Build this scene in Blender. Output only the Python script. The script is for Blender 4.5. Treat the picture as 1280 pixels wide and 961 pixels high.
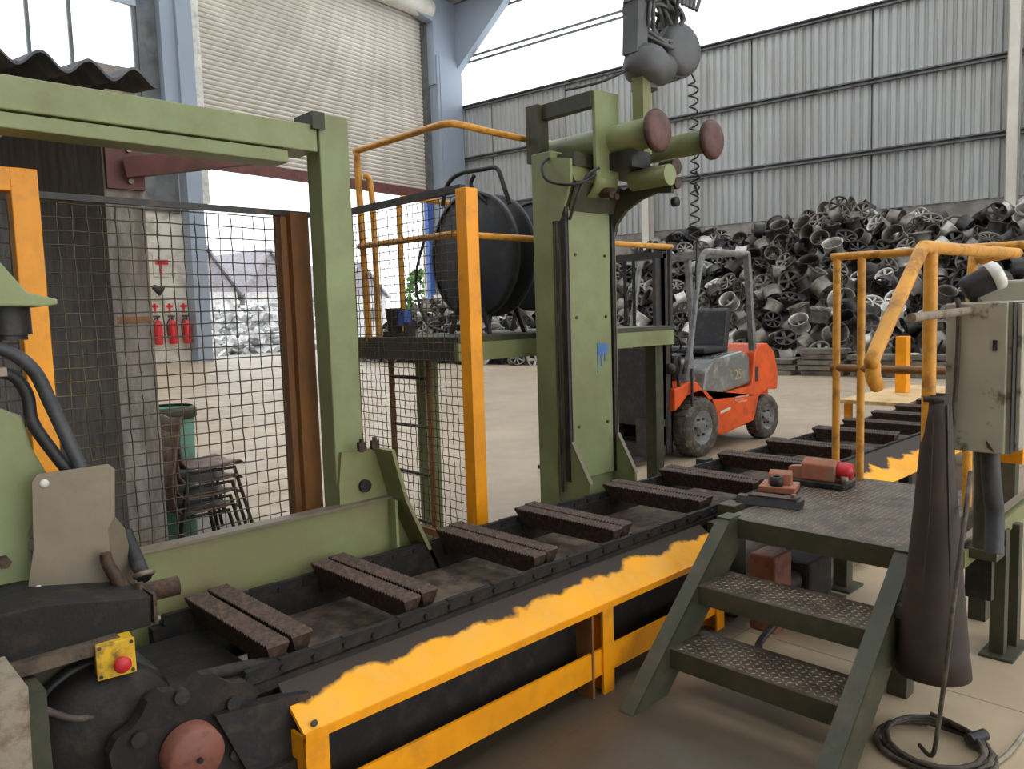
import bpy, math, random
from mathutils import Vector, Matrix
random.seed(7)
for o in list(bpy.data.objects): bpy.data.objects.remove(o)
col = bpy.context.scene.collection
scene = bpy.context.scene

# ------------------------------------------------------------------ camera, world, light, exposure
# world axes: x runs along the conveyor (right and away), y runs across it (left and away), z is up
F_PX, PITCH, ROLL, YAW, EYE = 972.9, .08923, -.03043, .80415, 1.65
fwd = Vector((math.cos(YAW)*math.cos(PITCH), math.sin(YAW)*math.cos(PITCH), -math.sin(PITCH)))
rgt = Vector((math.sin(YAW), -math.cos(YAW), 0)); up = rgt.cross(fwd)
r2 = math.cos(ROLL)*rgt + math.sin(ROLL)*up; u2 = -math.sin(ROLL)*rgt + math.cos(ROLL)*up
cd = bpy.data.cameras.new('camera'); cam = bpy.data.objects.new('camera', cd); col.objects.link(cam)
cd.sensor_fit = 'HORIZONTAL'; cd.sensor_width = 36; cd.lens = 36*F_PX/1280; cd.clip_start = .05; cd.clip_end = 500
cam.matrix_world = Matrix(((r2.x, u2.x, -fwd.x, 0), (r2.y, u2.y, -fwd.y, 0), (r2.z, u2.z, -fwd.z, EYE), (0, 0, 0, 1)))
scene.camera = cam
w = bpy.data.worlds.new('sky'); scene.world = w; w.use_nodes = True
bg = w.node_tree.nodes['Background']; bg.inputs[0].default_value = (.93, .97, 1, 1); bg.inputs[1].default_value = 7.0
vs = scene.view_settings; vs.view_transform = 'Standard'; vs.look = 'None'; vs.gamma = 1; vs.use_curve_mapping = False; vs.exposure = -1.4

BA = .1403                                   # the hall stands turned by 8 degrees against the machine
BX = Vector((math.cos(BA), math.sin(BA), 0)); BY = Vector((-math.sin(BA), math.cos(BA), 0))
def hb(b, c, z=0): return BX*b + BY*c + Vector((0, 0, z))
BROT = Matrix.Rotation(BA, 4, 'Z')
SKYLIGHTS = [(-7, 6), (5, 6), (17, 6), (29, 6)]       # hall coordinate b of each roof light strip, metres wide
for i, (b, wd) in enumerate(SKYLIGHTS):
    L = bpy.data.lights.new('skylight_daylight', 'AREA'); L.shape = 'RECTANGLE'; L.size = 4.0; L.size_y = 40
    L.energy = 1000; L.color = (1, .94, .82)
    lo = bpy.data.objects.new('skylight_daylight', L); col.objects.link(lo)
    lo.matrix_world = Matrix.Translation(hb(b, 10, 19.6)) @ BROT

# ------------------------------------------------------------------ helpers
class MB:
    def __init__(s): s.v = []; s.f = []; s.sm = []
    def add(s, vs, fs, sm=False):
        n = len(s.v); s.v += [Vector(q) for q in vs]
        for f in fs: s.f.append([i+n for i in f]); s.sm.append(sm)
        return s
    def box(s, x0, x1, y0, y1, z0, z1, M=None):
        vs = [Vector((x, y, z)) for z in (z0, z1) for y in (y0, y1) for x in (x0, x1)]
        if M is not None: vs = [M @ q for q in vs]
        return s.add(vs, [(0,2,3,1), (4,5,7,6), (0,1,5,4), (2,6,7,3), (0,4,6,2), (1,3,7,5)])
    def bar(s, p0, p1, w, h, upv=(0, 0, 1)):
        p0, p1 = Vector(p0), Vector(p1); d = (p1-p0).normalized(); U = Vector(upv)
        if abs(d.dot(U)) > .98: U = Vector((1, 0, 0))
        a = d.cross(U).normalized(); b = a.cross(d).normalized()
        vs = [p + a*(i*w/2) + b*(j*h/2) for p in (p0, p1) for (i, j) in ((-1,-1), (1,-1), (1,1), (-1,1))]
        return s.add(vs, [(0,3,2,1), (4,5,6,7), (0,1,5,4), (1,2,6,5), (2,3,7,6), (3,0,4,7)])
    def prism(s, pts, off):
        pts = [Vector(p) for p in pts]; off = Vector(off); n = len(pts)
        return s.add(pts + [p+off for p in pts], [tuple(range(n))[::-1], tuple(range(n, 2*n))] + [(i, (i+1) % n, n+(i+1) % n, n+i) for i in range(n)])
    def tube(s, pts, r, n=10, sub=0, closed=False, r1=None):
        P = [Vector(p) for p in pts]
        if sub:
            Q = []
            m = len(P)
            for i in range(m if closed else m-1):
                a, b, c, d = (P[(i-1) % m] if (closed or i > 0) else P[i], P[i], P[(i+1) % m], P[(i+2) % m] if (closed or i+2 < m) else P[(i+1) % m])
                for k in range(sub):
                    t = k/sub
                    Q.append(.5*((2*b) + (c-a)*t + (2*a-5*b+4*c-d)*t*t + (3*b-a-3*c+d)*t**3))
            if not closed: Q.append(P[-1])
            P = Q
        m = len(P); vs = []; prev = None
        for i, p in enumerate(P):
            if closed: t = P[(i+1) % m]-P[i-1]
            else: t = P[min(i+1, m-1)]-P[max(i-1, 0)]
            t.normalize()
            if prev is None:
                a = t.cross(Vector((0, 0, 1)))
                if a.length < .05: a = t.cross(Vector((1, 0, 0)))
            else: a = prev - t*prev.dot(t)
            a.normalize(); prev = a; b = t.cross(a)
            rr = r if r1 is None else r + (r1-r)*i/(m-1)
            vs += [p + a*(rr*math.cos(2*math.pi*k/n)) + b*(rr*math.sin(2*math.pi*k/n)) for k in range(n)]
        fs = [(i*n+k, ((i+1) % m)*n+k, ((i+1) % m)*n+(k+1) % n, i*n+(k+1) % n) for i in range(m if closed else m-1) for k in range(n)]
        s.add(vs, fs, True)
        if not closed:
            s.add(vs[:n], [tuple(range(n))]); s.add(vs[-n:], [tuple(range(n))[::-1]])
        return s
    def cyl(s, p0, p1, r, r1=None, n=20): return s.tube([p0, p1], r, n, r1=r if r1 is None else r1)
    def lathe(s, prof, p0, ax, n=24, sm=True):
        ax = Vector(ax).normalized(); a = ax.cross(Vector((0, 0, 1)))
        if a.length < .05: a = ax.cross(Vector((1, 0, 0)))
        a.normalize(); b = ax.cross(a); p0 = Vector(p0); m = len(prof)
        vs = [p0 + ax*h + (a*math.cos(2*math.pi*k/n) + b*math.sin(2*math.pi*k/n))*r for (r, h) in prof for k in range(n)]
        return s.add(vs, [(i*n+k, i*n+(k+1) % n, (i+1)*n+(k+1) % n, (i+1)*n+k) for i in range(m-1) for k in range(n)], sm)
    def mesh(s, name, m, off=Vector((0, 0, 0))):
        me = bpy.data.meshes.new(name); me.from_pydata([tuple(q-off) for q in s.v], [], s.f)
        me.polygons.foreach_set('use_smooth', s.sm); me.materials.append(m); me.update(); return me
    def build(s, name, m, parent=None, bevel=0):
        if parent is None:
            lo = Vector(tuple(min(q[i] for q in s.v) for i in range(3))); hi = Vector(tuple(max(q[i] for q in s.v) for i in range(3)))
            off = Vector(((lo.x+hi.x)/2, (lo.y+hi.y)/2, lo.z))
        else: off = OFF[parent.name]
        o = bpy.data.objects.new(name, s.mesh(name, m, off)); col.objects.link(o)
        if parent is None: o.location = off
        else: o.parent = parent
        OFF[o.name] = off
        if bevel:
            b = o.modifiers.new('bevel', 'BEVEL'); b.width = bevel; b.segments = 2; b.limit_method = 'ANGLE'
        return o
OFF = {}
def tag(o, label, cat, group=None):
    o['label'] = label; o['category'] = cat
    if group: o['group'] = group
    return o
def thing(name, label, cat, loc, group=None):
    o = bpy.data.objects.new(name, None); o.empty_display_size = .1; col.objects.link(o); o.location = loc; OFF[o.name] = Vector(loc)
    return tag(o, label, cat, group)
def struct(name, mb, m, parent=None, bevel=0):
    o = mb.build(name, m, parent, bevel)
    if parent is None: o['kind'] = 'structure'
    return o
def B(*a): return MB().box(*a)
def place(parent, me, name, loc, rot=None):
    o = bpy.data.objects.new(name, me); col.objects.link(o); o.parent = parent; o.location = Vector(loc) - OFF[parent.name]
    if rot: o.rotation_euler = rot
    return o

# ------------------------------------------------------------------ materials
def srgb(r, g, b): return tuple((c/255/12.92 if c/255 <= .04045 else ((c/255+.055)/1.055)**2.4) for c in (r, g, b)) + (1,)
MATS = {}
def mat(name, c, rough=.55, metal=0, dirt=None, amt=.35, scale=5, bump=.15, bscale=60, spec=.5, stretch=(1, 1, 1), sharp=.18):
    m = bpy.data.materials.new(name); m.use_nodes = True; nt = m.node_tree; N = nt.nodes; L = nt.links; p = N['Principled BSDF']
    c = srgb(*c); p.inputs['Roughness'].default_value = rough; p.inputs['Metallic'].default_value = metal; p.inputs['Specular IOR Level'].default_value = spec
    tc = N.new('ShaderNodeTexCoord'); mp = N.new('ShaderNodeMapping'); mp.inputs['Scale'].default_value = stretch; L.new(tc.outputs['Object'], mp.inputs[0])
    n1 = N.new('ShaderNodeTexNoise'); n1.inputs['Scale'].default_value = scale; n1.inputs['Detail'].default_value = 7; n1.inputs['Roughness'].default_value = .65
    L.new(mp.outputs[0], n1.inputs['Vector'])
    rp = N.new('ShaderNodeValToRGB'); t = 1-amt; lo = .28+.44*t
    rp.color_ramp.elements[0].position = max(0, lo-sharp/2); rp.color_ramp.elements[1].position = min(1, lo+sharp/2)
    L.new(n1.outputs['Fac'], rp.inputs[0])
    n2 = N.new('ShaderNodeTexNoise'); n2.inputs['Scale'].default_value = scale*.35; n2.inputs['Detail'].default_value = 3; L.new(mp.outputs[0], n2.inputs['Vector'])
    hs = N.new('ShaderNodeHueSaturation'); hs.inputs['Color'].default_value = c
    mr = N.new('ShaderNodeMapRange'); mr.inputs[1].default_value = .3; mr.inputs[2].default_value = .7; mr.inputs[3].default_value = .82; mr.inputs[4].default_value = 1.14
    L.new(n2.outputs['Fac'], mr.inputs[0]); L.new(mr.outputs[0], hs.inputs['Value'])
    mx = N.new('ShaderNodeMix'); mx.data_type = 'RGBA'; L.new(rp.outputs[0], mx.inputs[0]); L.new(hs.outputs[0], mx.inputs[6])
    d = srgb(*dirt) if dirt else tuple(q*.6 for q in c[:3])+(1,)
    mx.inputs[7].default_value = d; L.new(mx.outputs[2], p.inputs['Base Color'])
    if bump:
        n3 = N.new('ShaderNodeTexNoise'); n3.inputs['Scale'].default_value = bscale; n3.inputs['Detail'].default_value = 4; L.new(tc.outputs['Object'], n3.inputs['Vector'])
        bp = N.new('ShaderNodeBump'); bp.inputs['Strength'].default_value = bump; bp.inputs['Distance'].default_value = .004
        L.new(n3.outputs['Fac'], bp.inputs['Height']); L.new(bp.outputs[0], p.inputs['Normal'])
    MATS[name] = m; m['out'] = 0
    return m
G = mat('green_paint', (138, 147, 100), .5, dirt=(120, 120, 80), amt=.3, scale=4, sharp=.4)
GS = mat('scuffed_green_paint', (130, 138, 86), .6, dirt=(132, 120, 86), amt=.45, scale=5, sharp=.35)
GD = mat('dark_green_paint', (62, 65, 46), .6, dirt=(80, 72, 54), amt=.42, scale=9)
Y = mat('yellow_paint', (255, 164, 8), .45, dirt=(232, 150, 30), amt=.3, scale=8)
YR = mat('worn_yellow_pipe_paint', (222, 156, 54), .5, dirt=(158, 106, 44), amt=.3, scale=12)
YB = mat('brown_yellow_paint', (150, 100, 52), .55, dirt=(108, 72, 48), amt=.4, scale=5, stretch=(2, 2, .5), sharp=.4)
BLK = mat('black_grime', (27, 23, 20), .75, dirt=(54, 43, 33), amt=.3, scale=14, bump=.5, bscale=90)
BLK2 = mat('oily_black_steel', (34, 32, 32), .5, dirt=(62, 54, 46), amt=.3, scale=18, bump=.4)
RUST = mat('rusty_slat_steel', (66, 51, 42), .6, .3, dirt=(98, 74, 57), amt=.4, scale=45, bump=.4)
RCAP = mat('red_oxide_paint', (134, 82, 66), .6, dirt=(96, 58, 46), amt=.3, scale=15)
RDISC = mat('dark_red_brown_disc', (104, 70, 64), .6, dirt=(78, 54, 50), amt=.35, scale=15)
RBEAM = mat('red_brown_primer', (112, 66, 58), .6, dirt=(76, 46, 42), amt=.3, scale=5)
BDUST = mat('brown_dust_pan', (104, 88, 72), .85, dirt=(60, 50, 42), amt=.5, scale=10, bump=.6)
STEEL = mat('bare_sheet_steel', (140, 128, 110), .42, .4, dirt=(116, 104, 88), amt=.45, scale=5, bump=.05, sharp=.5)
DST = mat('dark_steel', (60, 58, 56), .5, .4, dirt=(90, 76, 64), amt=.3, scale=12)
WIRE = mat('mesh_wire', (74, 66, 54), .55, .4, dirt=(126, 104, 66), amt=.35, scale=3, bump=0)
RUB = mat('black_rubber', (38, 38, 40), .55, dirt=(74, 70, 66), amt=.25, scale=16)
GHOSE = mat('grey_hose', (66, 67, 70), .5, dirt=(48, 48, 50), amt=.35, scale=14)
CONC = mat('concrete_column', (160, 152, 142), .85, dirt=(122, 114, 104), amt=.5, scale=6, bump=.5, stretch=(2, 2, .5))
CONCD = mat('rough_grey_render', (158, 152, 146), .88, dirt=(128, 122, 116), amt=.45, scale=5, bump=.4, stretch=(2, 2, .5))
CBLK = mat('weathered_concrete_block', (146, 134, 116), .9, dirt=(104, 84, 66), amt=.35, scale=14, bump=.6)
WALLW = mat('cream_wall', (206, 200, 186), .8, dirt=(166, 158, 144), amt=.35, scale=1.4, bump=.1)
SHEET = mat('grey_corrugated_cladding', (174, 176, 174), .5, .1, dirt=(150, 148, 144), amt=.35, scale=.5, bump=0, stretch=(1, 1, .25), sharp=.4)
SHUT = mat('grey_shutter_curtain', (222, 216, 204), .5, .1, dirt=(196, 188, 174), amt=.4, scale=.6, bump=0, sharp=.4)
CWALL = mat('grey_concrete_wall', (142, 138, 134), .85, dirt=(112, 106, 100), amt=.4, scale=.8, bump=0)
COLM = mat('blue_grey_steel_column', (160, 171, 184), .5, .1, dirt=(146, 156, 168), amt=.3, scale=.3, bump=0, sharp=.6)
WHITE = mat('white_paint', (222, 220, 212), .5, dirt=(180, 176, 164), amt=.3, scale=4, bump=0)
GIRT = mat('dark_girt_steel', (104, 106, 106), .55, .2, dirt=(78, 78, 76), amt=.35, scale=1, bump=0)
FIB = mat('dark_fibre_cement', (84, 86, 92), .8, dirt=(120, 116, 108), amt=.35, scale=8, bump=.3)
ORG = mat('orange_truck_paint', (226, 86, 24), .42, dirt=(190, 72, 26), amt=.3, scale=6)
HOOD = mat('dark_grey_hood', (112, 114, 110), .22, dirt=(150, 148, 138), amt=.25, scale=8)
GREYP = mat('grey_guard_paint', (128, 128, 126), .4, dirt=(84, 82, 78), amt=.35, scale=9)
TYRE = mat('dusty_tyre', (72, 68, 62), .85, dirt=(118, 106, 90), amt=.35, scale=16, bump=.4)
CAB = mat('dirty_cabinet_enamel', (166, 161, 144), .5, dirt=(92, 82, 70), amt=.2, scale=9, sharp=.1)
CONE = mat('brown_leather_sleeve', (56, 43, 36), .65, dirt=(68, 54, 45), amt=.4, scale=2.5, bump=.15)
TREAD = mat('worn_tread_plate', (92, 79, 64), .5, .25, dirt=(62, 52, 42), amt=.45, scale=9)
LUGM = mat('polished_tread_lugs', (142, 128, 108), .4, .4, dirt=(100, 86, 70), amt=.4, scale=9, bump=0)
REDP = mat('red_plastic', (206, 44, 50), .4, dirt=(150, 40, 40), amt=.2, scale=20, bump=0)
ESTY = mat('yellow_plastic', (226, 180, 36), .45, dirt=(120, 96, 50), amt=.35, scale=22)
BIN = mat('pale_green_plastic', (128, 186, 164), .5, dirt=(98, 150, 134), amt=.3, scale=5, bump=0)
CHB = mat('brown_chair_plastic', (110, 84, 70), .5, dirt=(72, 56, 48), amt=.3, scale=9, bump=0)
ALB = mat('bright_cast_aluminium', (200, 196, 188), .35, .5, dirt=(150, 146, 138), amt=.4, scale=3, bump=0)
ALM = mat('dull_cast_aluminium', (132, 126, 116), .42, .45, dirt=(92, 86, 78), amt=.45, scale=3, bump=0)
ALD = mat('blackened_aluminium', (62, 58, 55), .45, .4, dirt=(42, 38, 36), amt=.5, scale=3, bump=0)
ALW = mat('white_lacquered_aluminium', (222, 220, 214), .4, .1, dirt=(140, 136, 128), amt=.25, scale=12, bump=0)
REEL = mat('dark_blue_grey_reel', (58, 62, 70), .55, .2, dirt=(84, 82, 82), amt=.3, scale=4, bump=.05)
BLUEP = mat('blue_paint', (64, 104, 180), .5, bump=0)
LEAF = mat('leaf_green', (92, 132, 62), .7, dirt=(60, 96, 44), amt=.5, scale=3, bump=0)
ROOFT = mat('grey_house_roof', (150, 146, 152), .8, bump=0)
HOUSE = mat('pale_house_wall', (200, 198, 196), .8, bump=0)
YARD = mat('yard_concrete', (176, 172, 164), .85, dirt=(150, 144, 134), amt=.4, scale=.2, bump=0)
CHUNK = mat('pale_scrap', (226, 226, 226), .5, .1, dirt=(150, 150, 156), amt=.3, scale=2, bump=0)
CABLE = mat('dark_brown_cable', (66, 56, 48), .6, dirt=(104, 94, 80), amt=.3, scale=16, bump=0)
PCABLE = mat('pale_grey_cable', (170, 160, 140), .6, bump=0)
WSPEC = mat('white_glazed_metal', (236, 236, 230), .25, .1, bump=0)
OXT = mat('faded_orange_tool_casing', (172, 100, 70), .6, dirt=(150, 116, 92), amt=.4, scale=14)

def glass(name, c, tr):
    m = bpy.data.materials.new(name); m.use_nodes = True; nt = m.node_tree; N = nt.nodes; N.clear()
    o = N.new('ShaderNodeOutputMaterial'); a = N.new('ShaderNodeBsdfTransparent'); b = N.new('ShaderNodeBsdfTranslucent'); x = N.new('ShaderNodeMixShader')
    a.inputs[0].default_value = c; b.inputs[0].default_value = c; x.inputs[0].default_value = 1-tr
    nt.links.new(a.outputs[0], x.inputs[1]); nt.links.new(b.outputs[0], x.inputs[2]); nt.links.new(x.outputs[0], o.inputs[0]); return m
POLY = glass('clear_rooflight_sheet', (.97, .98, 1, 1), .75)

# floor concrete: stains, dust along the machine and joint lines, greyer further out
def floor_mat():
    m = mat('floor_concrete', (204, 183, 152), .62, dirt=(172, 152, 124), amt=.45, scale=.9, bump=.25, bscale=30, sharp=.45)
    nt = m.node_tree; N = nt.nodes; L = nt.links; p = N['Principled BSDF']; base = p.inputs['Base Color'].links[0].from_socket
    ge = N.new('ShaderNodeNewGeometry'); sx = N.new('ShaderNodeSeparateXYZ'); L.new(ge.outputs['Position'], sx.inputs[0])
    no = N.new('ShaderNodeTexNoise'); no.inputs['Scale'].default_value = 3; no.inputs['Detail'].default_value = 6; L.new(ge.outputs['Position'], no.inputs['Vector'])
    def mth(op, a, b=None, c=None):
        n = N.new('ShaderNodeMath'); n.operation = op
        for i, q in enumerate((a, b, c)):
            if q is None: continue
            if isinstance(q, (int, float)): n.inputs[i].default_value = q
            else: L.new(q, n.inputs[i])
        return n.outputs[0]
    def sm(val, a, b):
        n = N.new('ShaderNodeMapRange'); n.interpolation_type = 'SMOOTHSTEP'; n.inputs[1].default_value = a; n.inputs[2].default_value = b; L.new(val, n.inputs[0]); return n.outputs[0]
    wob = mth('MULTIPLY', mth('SUBTRACT', no.outputs['Fac'], .5), .35)
    yy = mth('ADD', sx.outputs['Y'], wob); xx = mth('ADD', sx.outputs['X'], wob)
    dust = mth('MULTIPLY', mth('MULTIPLY', sm(yy, 1.9, 2.06), sm(yy, 3.9, 3.3)), mth('MULTIPLY', sm(xx, 6.8, 5.8), .82))
    oil = mth('MULTIPLY', mth('MULTIPLY', sm(xx, 3.1, 2.5), sm(yy, .5, 1.3)), .96)
    fac = mth('MAXIMUM', dust, oil)
    mx = N.new('ShaderNodeMix'); mx.data_type = 'RGBA'; L.new(fac, mx.inputs[0]); L.new(base, mx.inputs[6]); mx.inputs[7].default_value = srgb(66, 55, 42)
    far_tone = mth('MULTIPLY', mth('MAXIMUM', sm(xx, 4.6, 6.4), sm(yy, 3.4, 4.4)), .4)  # floor blends partly to a greyer tone further out along both axes
    mx0 = N.new('ShaderNodeMix'); mx0.data_type = 'RGBA'; L.new(far_tone, mx0.inputs[0]); L.new(base, mx0.inputs[6]); mx0.inputs[7].default_value = srgb(118, 106, 94); L.new(mx0.outputs[2], mx.inputs[6])
    j = mth('LESS_THAN', mth('ABSOLUTE', mth('ADD', mth('SUBTRACT', sx.outputs['Y'], 1.98), mth('MULTIPLY', wob, .05))), .004)
    j2 = mth('LESS_THAN', mth('ABSOLUTE', mth('SUBTRACT', sx.outputs['X'], 3.52)), .004)
    jj = mth('MULTIPLY', mth('MAXIMUM', j, j2), .6)
    mx2 = N.new('ShaderNodeMix'); mx2.data_type = 'RGBA'; L.new(jj, mx2.inputs[0]); L.new(mx.outputs[2], mx2.inputs[6]); mx2.inputs[7].default_value = srgb(60, 54, 48)
    L.new(mx2.outputs[2], p.inputs['Base Color'])
    r = sm(no.outputs['Fac'], .3, .7); rr = N.new('ShaderNodeMapRange'); rr.inputs[3].default_value = .36; rr.inputs[4].default_value = .6; L.new(r, rr.inputs[0]); L.new(rr.outputs[0], p.inputs['Roughness'])
    return m
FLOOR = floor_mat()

# yellow guard: black chain dust lies on the upper part of the slope, with a ragged edge
def guard_mat(nm, thr):
    m = mat(nm, (255, 174, 36), .8, dirt=(244, 176, 66), amt=.45, scale=8)
    nt = m.node_tree; N = nt.nodes; L = nt.links; p = N['Principled BSDF']; base = p.inputs['Base Color'].links[0].from_socket
    ge = N.new('ShaderNodeNewGeometry'); sx = N.new('ShaderNodeSeparateXYZ'); L.new(ge.outputs['Position'], sx.inputs[0])
    no = N.new('ShaderNodeTexNoise'); no.inputs['Scale'].default_value = 5.5; no.inputs['Detail'].default_value = 7; L.new(ge.outputs['Position'], no.inputs['Vector'])
    a = N.new('ShaderNodeMath'); a.operation = 'MULTIPLY_ADD'; a.inputs[1].default_value = .13; L.new(no.outputs['Fac'], a.inputs[0]); L.new(sx.outputs['Z'], a.inputs[2])
    r = N.new('ShaderNodeMapRange'); r.inputs[1].default_value = thr; r.inputs[2].default_value = thr+.012; L.new(a.outputs[0], r.inputs[0])
    mx = N.new('ShaderNodeMix'); mx.data_type = 'RGBA'; L.new(r.outputs[0], mx.inputs[0]); L.new(base, mx.inputs[6]); mx.inputs[7].default_value = srgb(56, 46, 37)
    L.new(mx.outputs[2], p.inputs['Base Color']); return m
GUARD = guard_mat('dusty_yellow_guard', .531); GUARD2 = guard_mat('dusty_yellow_tray', .575)

# ------------------------------------------------------------------ the hall
def hbox(b0, b1, c0, c1, z0, z1): return MB().box(b0, b1, c0, c1, z0, z1, BROT)
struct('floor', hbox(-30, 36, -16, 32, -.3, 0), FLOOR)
struct('ground', hbox(-140, 170, 32, 260, -.34, -.03), YARD)
# right-hand wall: concrete below, ribbed cladding in tiers, clear sheets on top
wr = struct('wall_right', hbox(35.95, 36.4, -16, 32.4, 0, 5.6), CWALL)
def ribbed(c0, c1, z0, z1, pitch=.34):
    mb = MB(); pr = []; n = int(round((c1-c0)/pitch)); p = (c1-c0)/n
    for i in range(n):
        x = c0+i*p; pr += [(x, .08), (x+.18*p, .08), (x+.32*p, 0), (x+.82*p, 0), (x+.96*p, .08)]
    pr.append((c1, .08)); pts = [hb(36.0-.12+d, c, 0) for c, d in pr]
    vs = [q+Vector((0, 0, z)) for z in (z0, z1) for q in pts]; k = len(pts)
    return mb.add(vs, [(i, i+1, k+i+1, k+i) for i in range(k-1)])
seams = [-16, -11.9, -6.8, -1.7, 3.4, 8.5, 13.65, 18.8, 23.9, 29, 32]
for z0, z1 in ((5.6, 7.95), (7.95, 10.9), (10.9, 13.9)):
    for a, b in zip(seams[:-1], seams[1:]): ribbed(a+.03, b-.03, z0+.01, z1-.01).build('cladding_sheet', SHEET, wr)
for z in (8.0, 10.9, 13.9):
    MB().prism([hb(35.7, -16, z-.11), hb(35.92, -16, z-.11), hb(35.92, -16, z+.11), hb(35.7, -16, z+.11), hb(35.7, -16, z+.05), hb(35.85, -16, z+.05), hb(35.85, -16, z-.05), hb(35.7, -16, z-.05)], BY*47.9).build('girt', GIRT, wr)
for z in (16.4, 16.7, 18.9):
    hbox(35.75, 35.85, -16, 31.9, z-.05, z+.05).build('girt', GIRT, wr)
hbox(36.02, 36.15, -16, 32, 5.55, 13.95).build('backing', GIRT, wr)
wn = struct('window_2', hbox(35.9, 36.1, -16, 32, 19.6, 20), GIRT)
for a, b in zip(seams[:-1], seams[1:]): hbox(36.0, 36.03, a+.05, b-.05, 14.0, 19.6).build('pane', POLY, wn)
def hcolumn(name, b, c, h, m, wd=.42, dp=.5):
    mb = MB(); mb.box(b, b+dp, c-wd/2, c-wd/2+.04, 0, h, BROT).box(b, b+dp, c+wd/2-.04, c+wd/2, 0, h, BROT).box(b, b+.05, c-wd/2, c+wd/2, 0, h, BROT)
    return struct(name, mb, m)
for i, c in enumerate((3.4, 18.8, -12)): hcolumn('trim_%d' % (i+1), 35.2, c, 19.6, SHUT)
# corner portal frame with haunched rafter
struct('trim_4', MB().box(33.5, 35.6, 30.9, 31.9, 0, 16.4, BROT).box(33.7, 34.0, 30.86, 31.0, 0, 16.4, BROT), COLM)
struct('trim_5', MB().prism([hb(35.7, 31.0, 14.8), hb(35.7, 31.0, 19.6), hb(28, 31.0, 19.9), hb(28, 31.0, 19.2), hb(33.4, 31.0, 18.2), hb(33.4, 31.0, 14.8)], BY*.6), COLM)
struct('trim_6', MB().prism([hb(35.75, 31.4, 15.6), hb(35.75, 26.5, 19.6), hb(35.75, 31.4, 19.6)], -BX*.5), COLM)
# back wall (plane c = 32): shutter, jambs, cream wall, high window
wb = struct('wall_back', MB().box(-30, 18.3, 32, 32.4, 0, 10.2, BROT).box(19.3, 36.4, 32.05, 32.4, 18.9, 20, BROT).box(33.3, 36.4, 32, 32.4, 0, 19, BROT), WALLW)
hbox(-30, 18.1, 31.9, 32.02, 6.4, 10.2).build('dark_panel', GIRT, wb)
struct('trim_7', MB().box(18.2, 18.9, 31.4, 32.2, 0, 19.9, BROT).box(17.6, 18.2, 31.6, 32.2, 8.6, 19.9, BROT), COLM)
struct('trim_8', MB().box(18.9, 19.35, 31.6, 32.2, 6.9, 19.9, BROT), WHITE)
w1 = struct('window_1', MB().box(-30, 17.6, 32, 32.2, 10.2, 10.5, BROT).box(-30, 17.6, 32, 32.2, 19.4, 19.9, BROT), GIRT)
for b in (4, 6.5, 8.9, 11.4, 12.7, 14.2, 16.7): hbox(b-.06, b+.06, 32, 32.15, 10.5, 19.4).build('mullion', GIRT, w1)
hbox(16.8, 17.6, 31.95, 32.2, 10.5, 19.4).build('mullion', GIRT, w1)
hbox(-30, 17.3, 31.95, 32.15, 14.6, 14.95).build('transom', COLM, w1)
for b0, b1 in zip((-30, 4, 6.5, 8.9, 11.4, 12.7, 14.2), (4, 6.5, 8.9, 11.4, 12.7, 14.2, 16.7)): hbox(b0+.06, b1-.06, 32.06, 32.09, 10.5, 19.4).build('pane', POLY, w1)
d1 = thing('door_1', '', '', hb(26, 31.8, 0)); del d1['label']; del d1['category']; d1['kind'] = 'structure'
pr = []; z = 8.9
while z < 18.6:
    pr += [(z, 0), (z+.05, .06), (z+.13, .085), (z+.19, .05), (z+.2, 0)]; z += .215
k = len(pr); mb = MB(); vs = [hb(b, 31.9-d, zz) for b in (19.3, 33.4) for zz, d in pr]
mb.add(vs, [(i, k+i, k+i+1, i+1) for i in range(k-1)]).build('shutter_curtain', SHUT, d1)
hbox(19.2, 33.4, 31.7, 31.95, 8.45, 8.95).build('bottom_rail', RBEAM, d1)
MB().cyl(hb(19.3, 31.3, 18.9), hb(33.4, 31.3, 18.9), .55, n=24).build('roller_drum', SHUT, d1)
hbox(33.05, 33.4, 31.6, 31.9, 0, 8.5).build('guide_rail', BLUEP, d1)
hbox(33.2, 33.5, 31.5, 31.95, 8.5, 19).build('guide_rail', GIRT, d1)
# roof with daylight strips
rf = struct('ceiling', hbox(-30, -10, -16, 32.4, 20, 20.3), CWALL)
for (a, b) in ((-4, 2), (8, 14), (20, 26), (32, 36.4)): hbox(a, b, -16, 32.4, 20, 20.3).build('roof_panel', CWALL, rf)
for b, wd in SKYLIGHTS: hbox(b-3, b+3, -16, 32.4, 20.1, 20.15).build('rooflight_pane', POLY, rf)
struct('wall_front_added', MB().box(-30, -10, -16.4, -16, 0, 20, BROT).box(22, 36.4, -16.4, -16, 0, 20, BROT).box(-10, 22, -16.4, -16, 13, 20, BROT), CWALL)  # unseen wall added to narrow the opening that lets daylight in
struct('wall_left', hbox(-30.4, -30, -16, 32.4, 0, 20), CWALL)

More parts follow.
